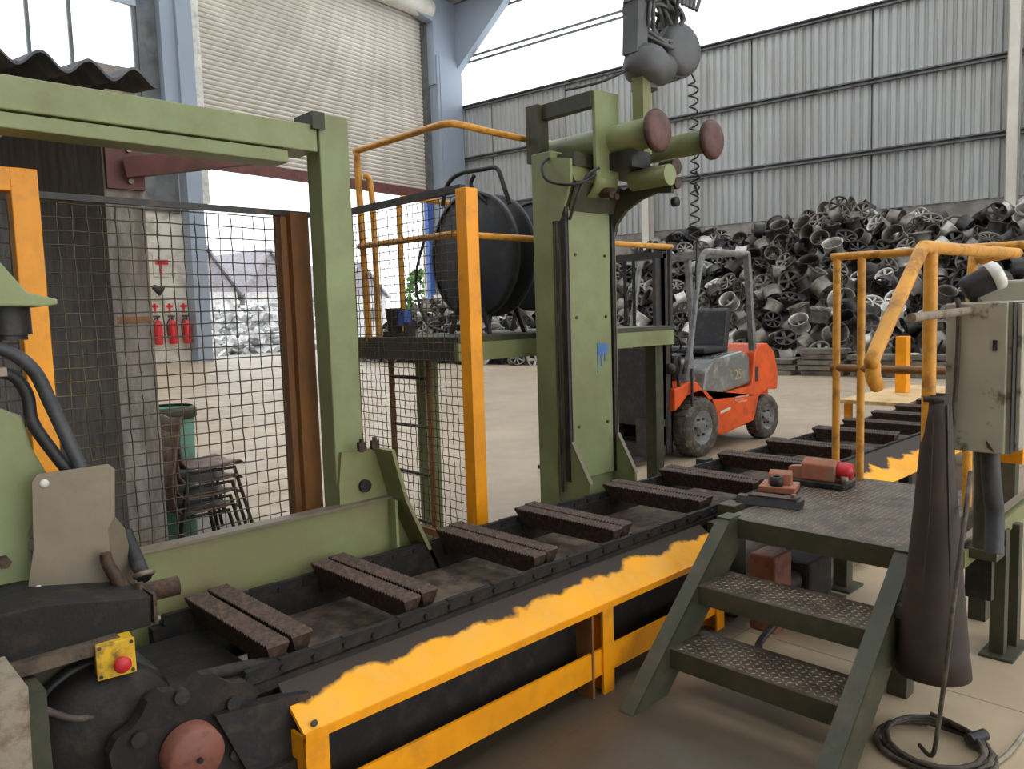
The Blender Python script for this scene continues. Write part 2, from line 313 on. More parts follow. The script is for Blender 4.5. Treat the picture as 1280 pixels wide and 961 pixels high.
# ------------------------------------------------------------------ outside the door
def house(b, c, wd, dp, h, rh, label):
    t = thing('house', label, 'house', hb(b, c, -.03), 'houses beyond the yard')
    hbox(b-wd/2, b+wd/2, c, c+dp, -.03, h).build('wall', HOUSE, t)
    MB().prism([hb(b-wd/2, c+.02, h), hb(b+wd/2, c+.02, h), hb(b, c+.02, h+rh)], BY*(dp-.04)).build('gable', ROOFT, t)
    for s in (-1, 1):
        MB().prism([hb(b+s*(wd/2+.4), c-.3, h-.3), hb(b, c-.3, h+rh+.1), hb(b, c-.3, h+rh+.4), hb(b+s*(wd/2+.4), c-.3, h)], BY*(dp+.6)).build('roof_slope', ROOFT, t)
    for k in (-.25, .25): hbox(b+k*wd-.5, b+k*wd+.5, c-.05, c+.03, 1.4, 2.9).build('window', GIRT, t)
house(37.2, 62, 5.6, 9, 4.4, 3.6, 'grey gabled house standing beyond the bush in the yard')
house(43.6, 62, 5.6, 9, 4.4, 3.6, 'grey gabled house standing next to the fence post, beyond the pale scrap')
house(58, 66, 7, 9, 4.2, 3.4, 'grey gabled house seen past the platform railing')
def bush(b, c, r, h, label):
    t = thing('bush', label, 'bush', hb(b, c, -.03), 'bushes in the yard')
    MB().tube([hb(b, c, -.03), hb(b, c, h*.6)], .1, 6).build('stem', CHB, t)
    mb = MB()
    for i in range(420):
        a, e = random.uniform(0, 6.28), random.uniform(-.9, 1); q = math.sqrt(max(0, 1-e*e))*random.uniform(.6, 1)
        c0 = hb(b+r*q*math.cos(a), c+r*q*math.sin(a), h*.52+h*.46*e)
        d1_, d2_ = Vector((random.gauss(0, 1), random.gauss(0, 1), random.gauss(0, 1))).normalized()*.28, Vector((random.gauss(0, 1), random.gauss(0, 1), random.gauss(0, 1))).normalized()*.22
        mb.add([c0-d1_, c0+d2_, c0+d1_, c0-d2_], [(0, 1, 2, 3)])
    f = mb.build('foliage', LEAF, t); f['kind'] = 'stuff'
bush(23.5, 47, 1.5, 4.2, 'green bush in the yard beside the pale scrap heap'); bush(41, 40, 1.6, 5.2, 'taller green bush in the yard seen past the platform railing')
mb = MB()
for i in range(900):
    t = random.random(); b = random.uniform(22.5, 33); c = random.uniform(37, 43); h = max(0, 1-((c-40)/3.2)**2)*3.0*min(1, (b-22)/2.0)
    q = hb(b, c, random.uniform(0, max(.05, h))*.98+.0); s_ = random.uniform(.12, .34)
    M = Matrix.Translation(q) @ Matrix.Rotation(random.uniform(0, 6), 4, Vector((random.gauss(0, 1), random.gauss(0, 1), random.gauss(0, 1))).normalized())
    mb.box(-s_, s_, -s_*.7, s_*.7, -s_*.4, s_*.4, M)
o = mb.build('scrap_heap', CHUNK); o['kind'] = 'stuff'; o['label'] = 'pale heap of scrap in the yard beyond the roller door'; o['category'] = 'scrap'

# ------------------------------------------------------------------ back wall fittings
for i in range(3):
    b = 16.68+i*.64; t = thing('fire_extinguisher', 'red fire extinguisher in the row on the cream back wall', 'extinguisher', hb(b, 31.8, .85), 'fire extinguishers on the back wall')
    MB().lathe([(0, 0), (.15, .0), (.17, .04), (.17, .82), (.13, .95), (.05, 1.02), (0, 1.02)], hb(b, 31.75, .85), (0, 0, 1), 14).build('cylinder', REDP, t)
    MB().cyl(hb(b, 31.75, 1.85), hb(b, 31.75, 2.0), .05, n=8).box(b-.16, b+.1, 31.7, 31.8, 1.98, 2.06, BROT).build('valve', DST, t)
    MB().tube([hb(b-.1, 31.72, 1.95), hb(b-.26, 31.7, 1.7), hb(b-.24, 31.7, 1.1)], .03, 6, 4).build('hose', RUB, t)
    s_ = thing('extinguisher_sign', 'small red and white sign above a fire extinguisher', 'sign', hb(b, 31.95, 2.1), 'signs above the extinguishers')
    hbox(b-.2, b+.2, 31.93, 31.99, 2.12, 2.62).build('plate', WALLW, s_)
    hbox(b-.05, b+.05, 31.91, 31.93, 2.17, 2.57).build('pictogram', REDP, s_); hbox(b-.16, b+.16, 31.91, 31.93, 2.4, 2.5).build('pictogram', REDP, s_)
s_ = thing('wall_sign', 'white sign with a red mark high on the cream back wall', 'sign', hb(17.1, 31.95, 3.7))
hbox(16.75, 17.5, 31.93, 31.99, 3.7, 4.6).build('plate', WALLW, s_); hbox(16.85, 17.4, 31.9, 31.93, 4.2, 4.4).build('mark', REDP, s_); hbox(17.0, 17.12, 31.9, 31.93, 3.8, 4.35).build('mark', REDP, s_)
s_ = thing('floodlight', 'small black floodlight fixed to the cream back wall', 'lamp', hb(16.6, 31.7, 2.9))
MB().lathe([(0, 0), (.1, 0), (.22, .4), (.2, .4), (0, .3)], hb(16.45, 31.5, 3.25), hb(.6, -.5, -.5), 12).build('head', RUB, s_); MB().bar(hb(16.5, 31.99, 3.3), hb(16.45, 31.5, 3.25), .06, .06).build('arm', DST, s_)

# ------------------------------------------------------------------ partition with roof sheet behind the fence
wi = struct('wall_inner', B(1.345, 1.535, 4.4, 9.5, 0, 3.0), CONCD)
B(1.342, 1.538, 4.37, 4.4, 0, 2.98).build('end_render', CONC, wi)
B(1.36, 1.53, 4.362, 4.372, 1.67, 1.70).build('yellow_mark', YB, wi)
mb = MB(); prf = []; n = 46
for i in range(n*6+1):
    x = -2.2+i*(3.56/(n*6))*1.0; prf.append((x, .032*math.sin(2*math.pi*(x+.02)/.177)))
fr = [Vector((x, 3.6, 2.72+d)) for x, d in prf]; bk = [Vector((x, 7.5, 3.3+d)) for x, d in prf]; k = len(prf); T = Vector((0, 0, .012))
mb.add(fr+bk, [(i, i+1, k+i+1, k+i) for i in range(k-1)], True).add([q+T for q in fr+bk], [(i, k+i, k+i+1, i+1) for i in range(k-1)], True)
mb.add(fr+[q+T for q in fr], [(i, k+i, k+i+1, i+1) for i in range(k-1)])
sh = thing('roof_sheet', 'dark corrugated fibre cement roof sheet above the green crossbeam', 'roof sheet', (.2, 3.6, 2.6)); mb.build('corrugated_sheet', FIB, sh)
B(-2.2, 1.36, 4.5, 4.58, 2.74, 2.82).build('purlin', GIRT, sh); B(-2.2, 1.5, 7.3, 7.38, 3.15, 3.25).build('purlin', GIRT, sh)
t = thing('steel_bracket', 'red brown steel beam bolted to the end of the concrete partition', 'beam', (1.45, 4.3, 2.36))
B(1.35, 1.535, 4.335, 4.365, 2.36, 2.60).build('end_plate', RBEAM, t)
for z in (2.40, 2.56): MB().cyl((1.46, 4.335, z), (1.46, 4.315, z), .014, n=8).build('bolt', STEEL, t)
MB().bar((1.43, 4.30, 2.46), (2.05, 4.02, 2.56), .05, .10).build('arm', RBEAM, t)

# ------------------------------------------------------------------ mesh fence
def wires(mb, p0, du, wu, hz, pitch=.0525, r=.0027):
    # du: unit vector along the panel; crimped wires, 4-sided
    du = Vector(du); nrm = du.cross(Vector((0, 0, 1))); p0 = Vector(p0); nu = int(wu/pitch); nz = int(hz/pitch)
    for i in range(nu+1):
        mb.tube([p0+du*(i*pitch+random.uniform(-.002, .002))+Vector((0, 0, j*pitch))+nrm*(.003*(1 if (i+j) % 2 else -1)) for j in range(nz+1)], r, 4)
    for j in range(nz+1):
        mb.tube([p0+du*(i*pitch)+Vector((0, 0, j*pitch+random.uniform(-.002, .002)))+nrm*(.003*(-1 if (i+j) % 2 else 1)) for i in range(-1, nu+1)], r, 4)
    return mb
fe = thing('mesh_fence', 'wire mesh safety fence with yellow posts behind the green side plate', 'fence', (1.3, 3.34, 0))
B(.70, .79, 3.3, 3.38, 0, 2.235).build('post', Y, fe, .004)
B(.1, .79, 3.302, 3.378, 2.15, 2.235).build('top_rail', Y, fe, .004)
B(1.77, 1.915, 3.34, 3.41, 0, 2.15).box(1.80, 1.885, 3.3, 3.34, 0, 2.15).build('post', YB, fe)
MB().bar((.79, 3.34, 2.148), (1.92, 3.34, 2.148), .025, .025).build('top_rail', DST, fe)
o = wires(MB(), (.80, 3.345, .55), (1, 0, 0), .98, 1.60).build('wire_mesh', WIRE, fe)
o = wires(MB(), (-.2, 3.345, .55), (1, 0, 0), .9, 1.60).build('wire_mesh', WIRE, fe)
fe2 = thing('mesh_fence', 'wire mesh fence panel running back from the tall free-standing yellow post', 'fence', (2.95, 3.9, 0))
B(2.868, 2.957, 3.3, 3.39, 0, 2.36).build('post', Y, fe2, .004)
B(2.9, 2.95, 4.56, 4.62, 0, 2.38).build('post', YB, fe2)
B(2.905, 2.945, 3.39, 4.57, 2.35, 2.39).build('top_rail', DST, fe2)
B(2.905, 2.945, 3.39, 4.57, .3, .34).build('bottom_rail', YB, fe2)
wires(MB(), (2.93, 3.40, .34), (0, 1, 0), 1.16, 2.02).build('wire_mesh', WIRE, fe2)

# ------------------------------------------------------------------ green press frame over the conveyor start
pf = thing('press_frame', 'tall green steel frame with crossbeam, post and side plate beside the conveyor', 'machine frame', (1.5, 3.15, 0))
B(-1.2, 1.83, 3.08, 3.26, 2.385, 2.50).build('crossbeam', G, pf, .005)
B(-1.2, 1.69, 3.085, 3.22, 2.325, 2.378).build('crossbeam_lower', G, pf, .004)
B(.98, 1.08, 3.1, 3.2, 2.50, 2.512).build('shim_plate', CBLK, pf)
B(1.84, 1.99, 3.08, 3.2, .5, 2.555).build('post', G, pf, .006)
B(1.80, 1.86, 3.06, 3.22, 2.48, 2.553).build('post_cap', GD, pf)
MB().prism([(1.84, 3.06, 0), (2.33, 3.06, 0), (2.257, 3.06, .49), (2.10, 3.06, .82), (2.04, 3.06, 1.05), (1.86, 3.06, 1.05), (1.84, 3.06, .9)], (0, .03, 0)).build('gusset_plate', GS, pf)
MB().bar((2.045, 3.0, 1.05), (2.11, 3.0, .81), .16, .018, (0, 0, 1)).bar((2.11, 3.0, .81), (2.30, 3.0, .40), .16, .018).build('gusset_flange', GS, pf)
for x in (1.93, 2.0): MB().lathe([(0, .04), (.022, .04), (.022, 0)], (x, 3.0, 1.055), (0, 0, 1), 6, False).cyl((x, 3, 1.05), (x, 3, 1.11), .011, n=8).build('bolt', RUST, pf)
MB().cyl((1.97, 3.058, .88), (1.97, 3.04, .88), .03, n=12).build('hole_rim', BLK, pf)
B(.30, 2.10, 3.04, 3.06, .28, .80).build('side_plate', GS, pf)
B(.30, 2.115, 3.02, 3.09, .80, .812).build('plate_flange', STEEL, pf)
B(2.085, 2.10, 2.98, 3.05, .3, .80).build('stiffener', G, pf)
B(.30, .42, 3.06, 3.2, 0, .8).build('foot', GD, pf)

# ------------------------------------------------------------------ slat conveyor
cv = thing('slat_conveyor', 'long dark slat conveyor with pairs of serrated steel slats', 'conveyor', (4.5, 2.6, 0))
U0, U1 = .95, 9.6
B(U0, U1, 2.27, 2.31, .36, .52).build('side_rail', BLK, cv); B(U0, U1, 2.92, 2.97, .34, .54).build('side_rail', BLK, cv)
B(U0+.3, U1, 2.31, 2.92, .42, .435).build('pan', BDUST, cv)
B(U0, U1, 2.24, 2.27, .50, .53).build('rail_lip', BLK, cv)
for u in (1.3, 2.5, 3.9, 5.4, 6.9, 8.6):
    for v in (2.36, 2.84): B(u, u+.09, v, v+.08, 0, .43).build('leg', BLK, cv)
lk = MB(); lk.prism([(-.055, -.012, -.02), (.055, -.012, -.02), (.066, -.012, 0), (.055, -.012, .025), (-.055, -.012, .025), (-.066, -.012, 0)], (0, .024, 0)).cyl((-.05, -.022, 0), (-.05, .022, 0), .012, n=8)
lkm = lk.mesh('chain_link', BLK)
i = 0
while U0+.1+i*.115 < U1-.1:
    for v in (2.262, 2.945): place(cv, lkm, 'chain_link', (U0+.1+i*.115, v, .555 if i % 2 else .552))
    i += 1
# a slat: V section with a serrated top
def slat_mesh():
    mb = MB(); L_, n = .67, 34; wv = .078
    for k in range(n):
        y0, y1 = -L_/2+k*L_/n, -L_/2+(k+.62)*L_/n; y2 = -L_/2+(k+1)*L_/n
        mb.add([(0, y0, .0), (wv, y0, 0), (wv, y1, .010), (0, y1, .010), (0, y2, 0), (wv, y2, 0)], [(0, 1, 2, 3), (3, 2, 5, 4)])
    e = .045
    T_ = [(0, -L_/2, 0), (wv, -L_/2, 0), (wv, L_/2, 0), (0, L_/2, 0)]; Bm = [(.026, -L_/2+.02, -.085), (.052, -L_/2+.02, -.085), (.052, L_/2-e, -.085), (.026, L_/2-e, -.085)]
    mb.add(T_+Bm, [(0, 3, 7, 4), (1, 5, 6, 2), (0, 4, 5, 1), (3, 2, 6, 7), (4, 7, 6, 5)])
    return mb.mesh('slat', RUST)
SL = slat_mesh()
SLU = [1.08, 1.615, 2.295, 2.83, 3.57, 4.14, 4.85, 5.55, 6.35, 6.95, 7.6, 8.2, 8.8]
for u in SLU:
    place(cv, SL, 'slat', (u, 2.615, .615)); place(cv, SL, 'slat', (u+.097, 2.635, .615))
    B(u+.02, u+.15, 2.28, 2.33, .50, .545).build('slat_bracket', BLK, cv); B(u+.02, u+.15, 2.89, 2.94, .50, .545).build('slat_bracket', BLK, cv)
# drive end
dr = thing('drive_unit', 'grimy black conveyor drive with a red oxide bearing cap', 'machine', (.75, 2.4, 0))
mb = MB(); N_ = 40
pts = []
for k in range(N_):
    a = 2*math.pi*k/N_; r = .245 if k % 4 < 2 else .225; pts.append((.80+r*math.cos(a), 2.2, .40+r*math.sin(a)))
mb.prism(pts, (0, .04, 0)).build('sprocket', BLK, dr)
MB().lathe([(0, .0), (.072, .0), (.080, .012), (.082, .07)], (.785, 2.12, .445), (0, 1, 0), 30).build('bearing_cap', RCAP, dr)
MB().cyl((.787, 2.122, .44), (.787, 2.11, .44), .008, n=8).build('cap_screw', BLK, dr)
for a in (30, 95, 150, 215, 270, 330):
    q = math.radians(a); MB().cyl((.79+.155*math.cos(q), 2.205, .45+.155*math.sin(q)), (.79+.155*math.cos(q), 2.185, .45+.155*math.sin(q)), .022, n=10).build('slot_bolt', BLK2, dr)
MB().lathe([(0, 0), (.15, 0), (.19, .04), (.19, .5), (.15, .56), (0, .56)], (.62, 2.26, .50), (0, 1, 0), 26).build('motor_housing', BLK, dr)
MB().lathe([(.19, 0), (.205, .0), (.205, .03), (.19, .03)], (.62, 2.4, .50), (0, 1, 0), 26).build('motor_fin', BLK2, dr)
MB().lathe([(.19, 0), (.205, .0), (.205, .03), (.19, .03)], (.62, 2.5, .50), (0, 1, 0), 26).build('motor_fin', BLK2, dr)
B(.86, 1.12, 2.14, 2.27, .0, .30).build('bearing_block', BLK, dr); B(.52, 1.15, 2.24, 2.29, 0, .22).build('base_plate', BLK, dr)
B(.40, .45, 2.2, 2.9, 0, .74).build('end_plate', GD, dr)
MB().prism([(.86, 2.17, .52), (1.16, 2.17, .48), (1.2, 2.17, .30), (1.08, 2.17, .22), (.95, 2.17, .30)], (0, .05, 0)).build('chain_tensioner', BLK2, dr)
B(.62, 1.1, 2.35, 2.9, .2, .5).build('gearbox', BLK, dr)
MB().tube([(.86, 2.28, .60), (1.0, 2.3, .575), (1.15, 2.29, .55)], .022, 8, 3).build('guide_bar', BLK, dr)

# yellow guard in front of the chain
gd = thing('conveyor_guard', 'yellow steel guard with a sloping dusty cover along the conveyor', 'guard', (2.2, 2.1, 0))
MB().prism([(1.09, 2.085, .40), (1.09, 2.245, .515), (1.09, 2.25, .505), (1.09, 2.095, .39)], (2.42, 0, 0)).build('sloping_cover', GUARD, gd)
B(1.09, 3.51, 2.078, 2.09, .375, .402).build('front_lip', Y, gd)
def hpost(u, nm):
    mb = MB().box(u-.035, u+.035, 2.082, 2.094, 0, .385).box(u-.035, u+.035, 2.17, 2.182, 0, .385).box(u-.006, u+.006, 2.09, 2.175, 0, .385)
    return mb.build('leg', Y, gd)
MB().box(1.09, 1.17, 2.082, 2.094, 0, .385).box(1.09, 1.10, 2.09, 2.2, 0, .385).build('leg', Y, gd)
hpost(2.54, 0); hpost(3.45, 0)
MB().box(2.44, 2.452, 2.09, 2.18, 0, .385).build('leg_plate', YB, gd)
B(1.1, 3.5, 2.095, 2.107, .085, .20).build('lower_rail', Y, gd)
B(1.1, 3.5, 2.21, 2.22, 0, .38).build('back_panel', BLK, gd)
MB().cyl((1.13, 2.10, .415), (1.13, 2.09, .422), .01, n=8).build('screw', DST, gd)
gd2 = thing('conveyor_guard', 'yellow sloping tray beside the conveyor, behind the platform railing', 'guard', (5.8, 2.1, 0))
MB().prism([(5.2, 1.95, .45), (5.2, 2.235, .57), (5.2, 2.24, .56), (5.2, 1.96, .44)], (3.2, 0, 0)).build('sloping_cover', GUARD2, gd2)
for u in (5.25, 6.6, 8.1): B(u, u+.07, 1.98, 2.05, 0, .45).build('leg', Y, gd2)
t = thing('end_table', 'pale yellow table at the far end of the conveyor', 'table', (9.3, 2.9, 0))
B(8.6, 10.6, 2.98, 3.7, .56, .60).build('top', mat('pale_yellow_plate', (214, 184, 132), .6, dirt=(184, 140, 80), amt=.35), t)
for u in (8.7, 10.45):
    for v in (3.05, 3.6): B(u, u+.07, v, v+.07, 0, .56).build('leg', Y, t)
tag(B(9.6, 9.74, 3.33, 3.45, .60, 1.26).build('yellow_post', Y, None, .005), 'short yellow post standing on the pale end table', 'post')

# ------------------------------------------------------------------ lifting tower
tw = thing('lifting_tower', 'tall green lifting tower with two round-ended arms beside the conveyor', 'machine', (3.7, 3.3, 0))
B(3.505, 3.96, 3.17, 3.39, 0, 2.26).build('column', G, tw, .005)
B(3.528, 3.925, 3.145, 3.175, .62, 2.28).build('front_panel', G, tw, .003)
B(3.495, 3.60, 3.235, 3.40, 0, 2.62).build('rear_column', G, tw, .005)
for u in (3.508, 3.947):
    B(u-.012, u+.012, 3.135, 3.175, .62, 2.28).build('guide_rail', BLK2, tw)
    B(u+.012, u+.018, 3.13, 3.137, .62, 2.28).build('rail_edge', STEEL, tw)
for z in (.95, 1.62, 2.0):
    for u in (3.59, 3.87): MB().cyl((u, 3.146, z), (u, 3.138, z), .010, n=8).build('bolt', DST, tw)
for u in (3.50, 3.945):
    MB().prism([(u, 3.17, .45), (u, 3.17, .86), (u, 3.13, .86), (u, 2.99, .62), (u, 2.99, .45)], (.018, 0, 0)).build('base_gusset', G, tw)
    MB().bar((u+.009, 3.125, .868), (u+.009, 2.985, .626), .03, .006).build('gusset_edge', STEEL, tw)
B(3.40, 4.05, 2.99, 3.45, 0, .42).build('base', GD, tw)
def blob(pts, name, m):
    return MB().prism(pts, (0, -.004, 0)).build(name, m, tw)
# blue drips of paint on the panel
BP = mat('blue_paint_splash', (70, 120, 176), .5, dirt=(120, 150, 130), amt=.3, scale=20, bump=0)
blob([(3.78, 3.145, 1.455), (3.885, 3.145, 1.45), (3.888, 3.145, 1.40), (3.86, 3.145, 1.385), (3.857, 3.145, 1.34), (3.85, 3.145, 1.34), (3.847, 3.145, 1.385), (3.825, 3.145, 1.38), (3.822, 3.145, 1.31), (3.814, 3.145, 1.31), (3.81, 3.145, 1.385), (3.79, 3.145, 1.38), (3.788, 3.145, 1.27), (3.781, 3.145, 1.27)], 'paint_splash', BP)
# head
pts = []
MB().prism([(3.66, 3.02, 2.45), (3.87, 3.02, 2.45), (3.885, 3.02, 2.965), (3.655, 3.02, 2.955)], (0, .025, 0)).build('head_plate', G, tw, .003)
mb = MB(); seg = []
for k in range(7):
    a = k/6*1.2; seg.append((3.02+.14*(1-math.cos(a)), 2.45-.12*math.sin(a)))
for (y0, z0), (y1, z1) in zip(seg[:-1], seg[1:]): mb.add([(3.66, y0, z0), (3.87, y0, z0), (3.87, y1, z1), (3.66, y1, z1), (3.66, y0+.02, z0), (3.87, y0+.02, z0), (3.87, y1+.02, z1), (3.66, y1+.02, z1)], [(0, 1, 2, 3), (4, 7, 6, 5), (0, 3, 7, 4), (1, 5, 6, 2)], True)
mb.build('curved_skirt', G, tw)
B(3.64, 3.70, 3.04, 3.52, 2.86, 2.95).build('head_bar', GD, tw); B(3.60, 3.70, 3.44, 3.54, 2.60, 2.95).build('head_bar', GD, tw)
MB().prism([(3.49, 3.17, 2.2), (3.49, 3.235, 2.2), (3.49, 3.235, 2.58), (3.49, 3.08, 2.55), (3.49, 3.08, 2.42)], (.02, 0, 0)).build('head_side', G, tw)
arc = [(3.14-.42*(1-math.cos(a)), 2.12+.24*math.sin(a)) for a in (0, .35, .7, 1.05, 1.35)]
MB().prism([(3.955, 3.38, 2.10)]+[(3.955, y_, z_) for y_, z_ in arc]+[(3.955, 2.70, 2.34), (3.955, 2.68, 2.47), (3.955, 2.80, 2.50), (3.955, 3.05, 2.40), (3.955, 3.40, 2.60)], (.03, 0, 0)).build('head_bracket', GD, tw)
MB().prism([(3.53, 3.146, 2.27), (3.53, 3.38, 2.27), (3.53, 3.38, 2.58), (3.53, 3.12, 2.54), (3.53, 3.08, 2.42)], (.42, 0, 0)).build('head_casing', GS, tw)
MB().prism([(3.53, 3.07, 2.42), (3.53, 3.132, 2.26), (3.53, 3.146, 2.26), (3.53, 3.085, 2.43)], (.42, 0, 0)).build('head_underplate', GD, tw)
def arm(u, z, v0, v1, r, rd):
    a = MB().lathe([(0, 0), (r*1.0, 0), (r, -(v0-v1)), (0, -(v0-v1))], (u, v0, z), (0, 1, 0), 26).build('arm', G, tw)
    MB().lathe([(0, -.012), (rd*.35, -.02), (rd*.9, -.016), (rd, 0), (rd, .02), (rd*.9, .03), (0, .03)], (u, v1, z), (0, 1, 0), 30).build('arm_disc', RDISC, a)
    MB().lathe([(rd*1.01, 0), (rd*1.05, .004), (rd*1.05, .022), (rd*1.01, .026)], (u, v1, z), (0, 1, 0), 30).build('disc_rim', RUST, a)
arm(3.84, 2.685, 3.55, 2.70, .088, .118); arm(4.42, 2.71, 3.30, 2.70, .075, .118)
B(3.55, 4.45, 3.1, 3.3, 2.52, 2.60).build('carriage', GD, tw)
B(3.78, 3.96, 2.85, 3.05, 2.50, 2.60).build('carriage_block', BLK2, tw)
MB().cyl((3.92, 2.95, 2.44), (3.92, 2.68, 2.44), .062).build('guide_roller', G, tw)
MB().cyl((4.02, 2.80, 2.50), (4.02, 2.70, 2.50), .05).cyl((4.0, 2.74, 2.40), (4.0, 2.68, 2.40), .035).build('guide_roller', RUST, tw)
MB().lathe([(0, 0), (.03, 0), (.03, .03), (0, .03)], (4.05, 2.72, 2.30), (0, 1, 0), 12).build('knob', BLK2, tw)
MB().cyl((3.76, 3.06, 2.37), (3.76, 2.98, 2.36), .032).cyl((3.79, 3.02, 2.34), (3.79, 2.97, 2.34), .02).build('pivot', RUST, tw)
MB().tube([(3.49, 3.25, 2.58), (3.43, 3.25, 2.52), (3.43, 3.2, 2.43), (3.52, 3.06, 2.40), (3.64, 3.01, 2.46)], .009, 6, 6).build('cable', RUB, tw)
MB().tube([(3.52, 3.12, 2.2), (3.53, 3.07, 2.32), (3.58, 3.03, 2.45), (3.66, 3.0, 2.5)], .009, 6, 6).build('cable', RUB, tw)
MB().tube([(3.49, 3.20, .55), (3.49, 3.20, 1.4), (3.49, 3.20, 2.2)], .010, 6, 4).build('cable', RUB, tw)
# hoist on top
B(3.94, 4.02, 2.88, 2.96, 2.60, 3.10).build('hoist_post', GS, tw)
MB().lathe([(0, 0), (.12, 0), (.155, .03), (.155, .30), (.13, .34), (0, .34)], (4.30, 2.80, 3.27), (.15, 1, 0), 26).build('hoist_motor', GIRT, tw)
for h in (.07, .13, .19, .25): MB().lathe([(.155, 0), (.168, .004), (.168, .016), (.155, .02)], (4.30+.15*h, 2.80+h, 3.27), (.15, 1, 0), 26).build('motor_fin', GIRT, tw)
MB().lathe([(0, 0), (.11, .02), (.14, .07), (.14, .15), (.10, .2), (0, .22)], (3.99, 2.92, 3.03), (.25, -.1, 1), 18).lathe([(0, 0), (.08, .0), (.1, .05), (.1, .2), (0, .24)], (4.02, 2.92, 3.13), (1, 0, .15), 16).build('hoist_gearbox', GIRT, tw)
MB().cyl((4.05, 2.95, 3.05), (4.05, 2.95, 3.0), .08).build('hoist_boss', GIRT, tw)
MB().bar((3.93, 2.93, 3.18), (3.95, 2.93, 3.50), .11, .10).bar((3.94, 2.93, 3.47), (4.12, 2.95, 3.95), .11, .10).build('hoist_mast', GIRT, tw)
B(4.26, 4.36, 2.9, 3.0, 3.40, 3.62).build('terminal_box', GIRT, tw, .01)
for k in range(16):
    a = random.uniform(0, 6); pts = [Vector((4.12+.16*math.cos(a+q*1.25)+random.gauss(0, .03), 2.92+random.gauss(0, .06), 3.42+.14*math.sin(a+q*1.25)+random.gauss(0, .04))) for q in range(5)]
    MB().tube(pts, .013, 6, 5).build('cable', GIRT, tw)
for k in range(5):
    pts = [(4.32+.07*k*.6, 2.9, 3.58), (4.34+.05*k, 2.9, 3.75+random.uniform(0, .1)), (4.42+.05*k, 2.9, 3.70+random.uniform(0, .15)), (4.40+.04*k, 2.9, 3.58)]
    MB().tube(pts, .014, 6, 5).build('cable', GIRT, tw)
MB().tube([(3.6, 3.2, 2.98), (3.75, 3.05, 3.02), (3.9, 2.95, 3.1)], .008, 6, 5).build('cable', RUB, tw)
# coiled air hose hanging beside it
pts = []; turns = 15
for k in range(turns*12+1):
    a = 2*math.pi*k/12; z = 3.13-1.04*k/(turns*12); rr = .028*(1+.15*math.sin(k*.13)); pts.append((4.51+rr*math.cos(a)+.012*math.sin(z*3), 2.9+rr*math.sin(a), z))
t = thing('coiled_hose', 'black coiled air hose hanging from the hoist', 'hose', (4.51, 2.9, 1.75))
MB().tube(pts, .006, 6).build('coil', RUB, t)
MB().tube([(4.538, 2.9, 2.09), (4.53, 2.9, 1.95), (4.52, 2.9, 1.78)], .006, 6, 5).build('tail', RUB, t)
MB().tube([(4.33, 2.95, 3.2), (4.45, 2.9, 3.19), (4.538, 2.9, 3.13)], .006, 6, 5).build('tail', RUB, t)
MB().tube([(4.50, 2.88, 2.55), (4.54, 2.87, 2.5), (4.48, 2.87, 2.46), (4.53, 2.88, 2.40)], .008, 6, 5).build('tie', RUB, t)

# ------------------------------------------------------------------ raised platform with yellow pipe rails and hose reels
pl = thing('raised_platform', 'raised green walkway with yellow pipe railing behind the lifting tower', 'platform', (4.1, 4.2, 0))
B(3.03, 5.3, 3.6, 4.75, 1.49, 1.525).build('deck', GD, pl)
B(3.03, 5.3, 3.60, 3.64, 1.375, 1.49).build('fascia', G, pl, .003); B(3.03, 3.07, 3.64, 4.75, 1.375, 1.49).build('fascia', GD, pl, .003)  # side fascia gets the darker green to put its shade into the colour
B(3.03, 5.3, 4.71, 4.75, 1.375, 1.49).build('fascia', GD, pl)
B(3.3, 3.42, 4.30, 4.40, 0, 1.375).build('leg', G, pl); B(5.15, 5.27, 4.5, 4.62, 0, 1.375).build('leg', GD, pl); B(5.12, 5.22, 3.66, 3.76, 0, 1.375).build('leg', GD, pl)
R_ = .021
MB().tube([(3.03, 4.62, 2.79), (3.03, 4.0, 2.79), (3.03, 3.72, 2.79), (3.05, 3.65, 2.79), (3.12, 3.62, 2.79), (3.5, 3.62, 2.78), (4.1, 3.62, 2.78)], R_, 10, 4).build('top_rail', YR, pl)
MB().tube([(3.03, 4.62, 2.15), (3.03, 3.7, 2.14), (3.06, 3.63, 2.14), (3.13, 3.62, 2.14), (4.2, 3.62, 2.145), (5.3, 3.62, 2.15)], R_, 10, 4).build('mid_rail', YR, pl)
MB().cyl((3.03, 4.60, 2.79), (3.05, 4.58, 1.5), .024, n=10).build('rail_post', YR, pl); MB().tube([(3.05, 4.56, 2.62), (3.09, 4.53, 2.5), (3.09, 4.52, 1.52)], R_, 8, 4).build('rail_post', YR, pl)
MB().tube([(3.45, 4.72, 1.52), (3.45, 4.72, 2.40), (3.47, 4.72, 2.50), (3.56, 4.72, 2.53), (4.2, 4.72, 2.52), (5.2, 4.72, 2.52)], R_, 10, 4).build('top_rail', YR, pl)
MB().cyl((3.95, 3.62, 1.52), (3.95, 3.62, 2.78), R_, n=10).build('rail_post', YR, pl)
MB().cyl((5.27, 3.62, 1.52), (5.27, 3.62, 2.15), R_, n=10).build('rail_post', DST, pl)
for v in (4.55, 4.12): MB().cyl((3.2, v, 0), (3.2, v, 1.40), .02, n=8).build('ladder_rail', YB, pl)
for z in (.25, .58, .91, 1.24): MB().cyl((3.2, 4.55, z), (3.2, 4.12, z), .012, n=8).build('ladder_rung', DST, pl)
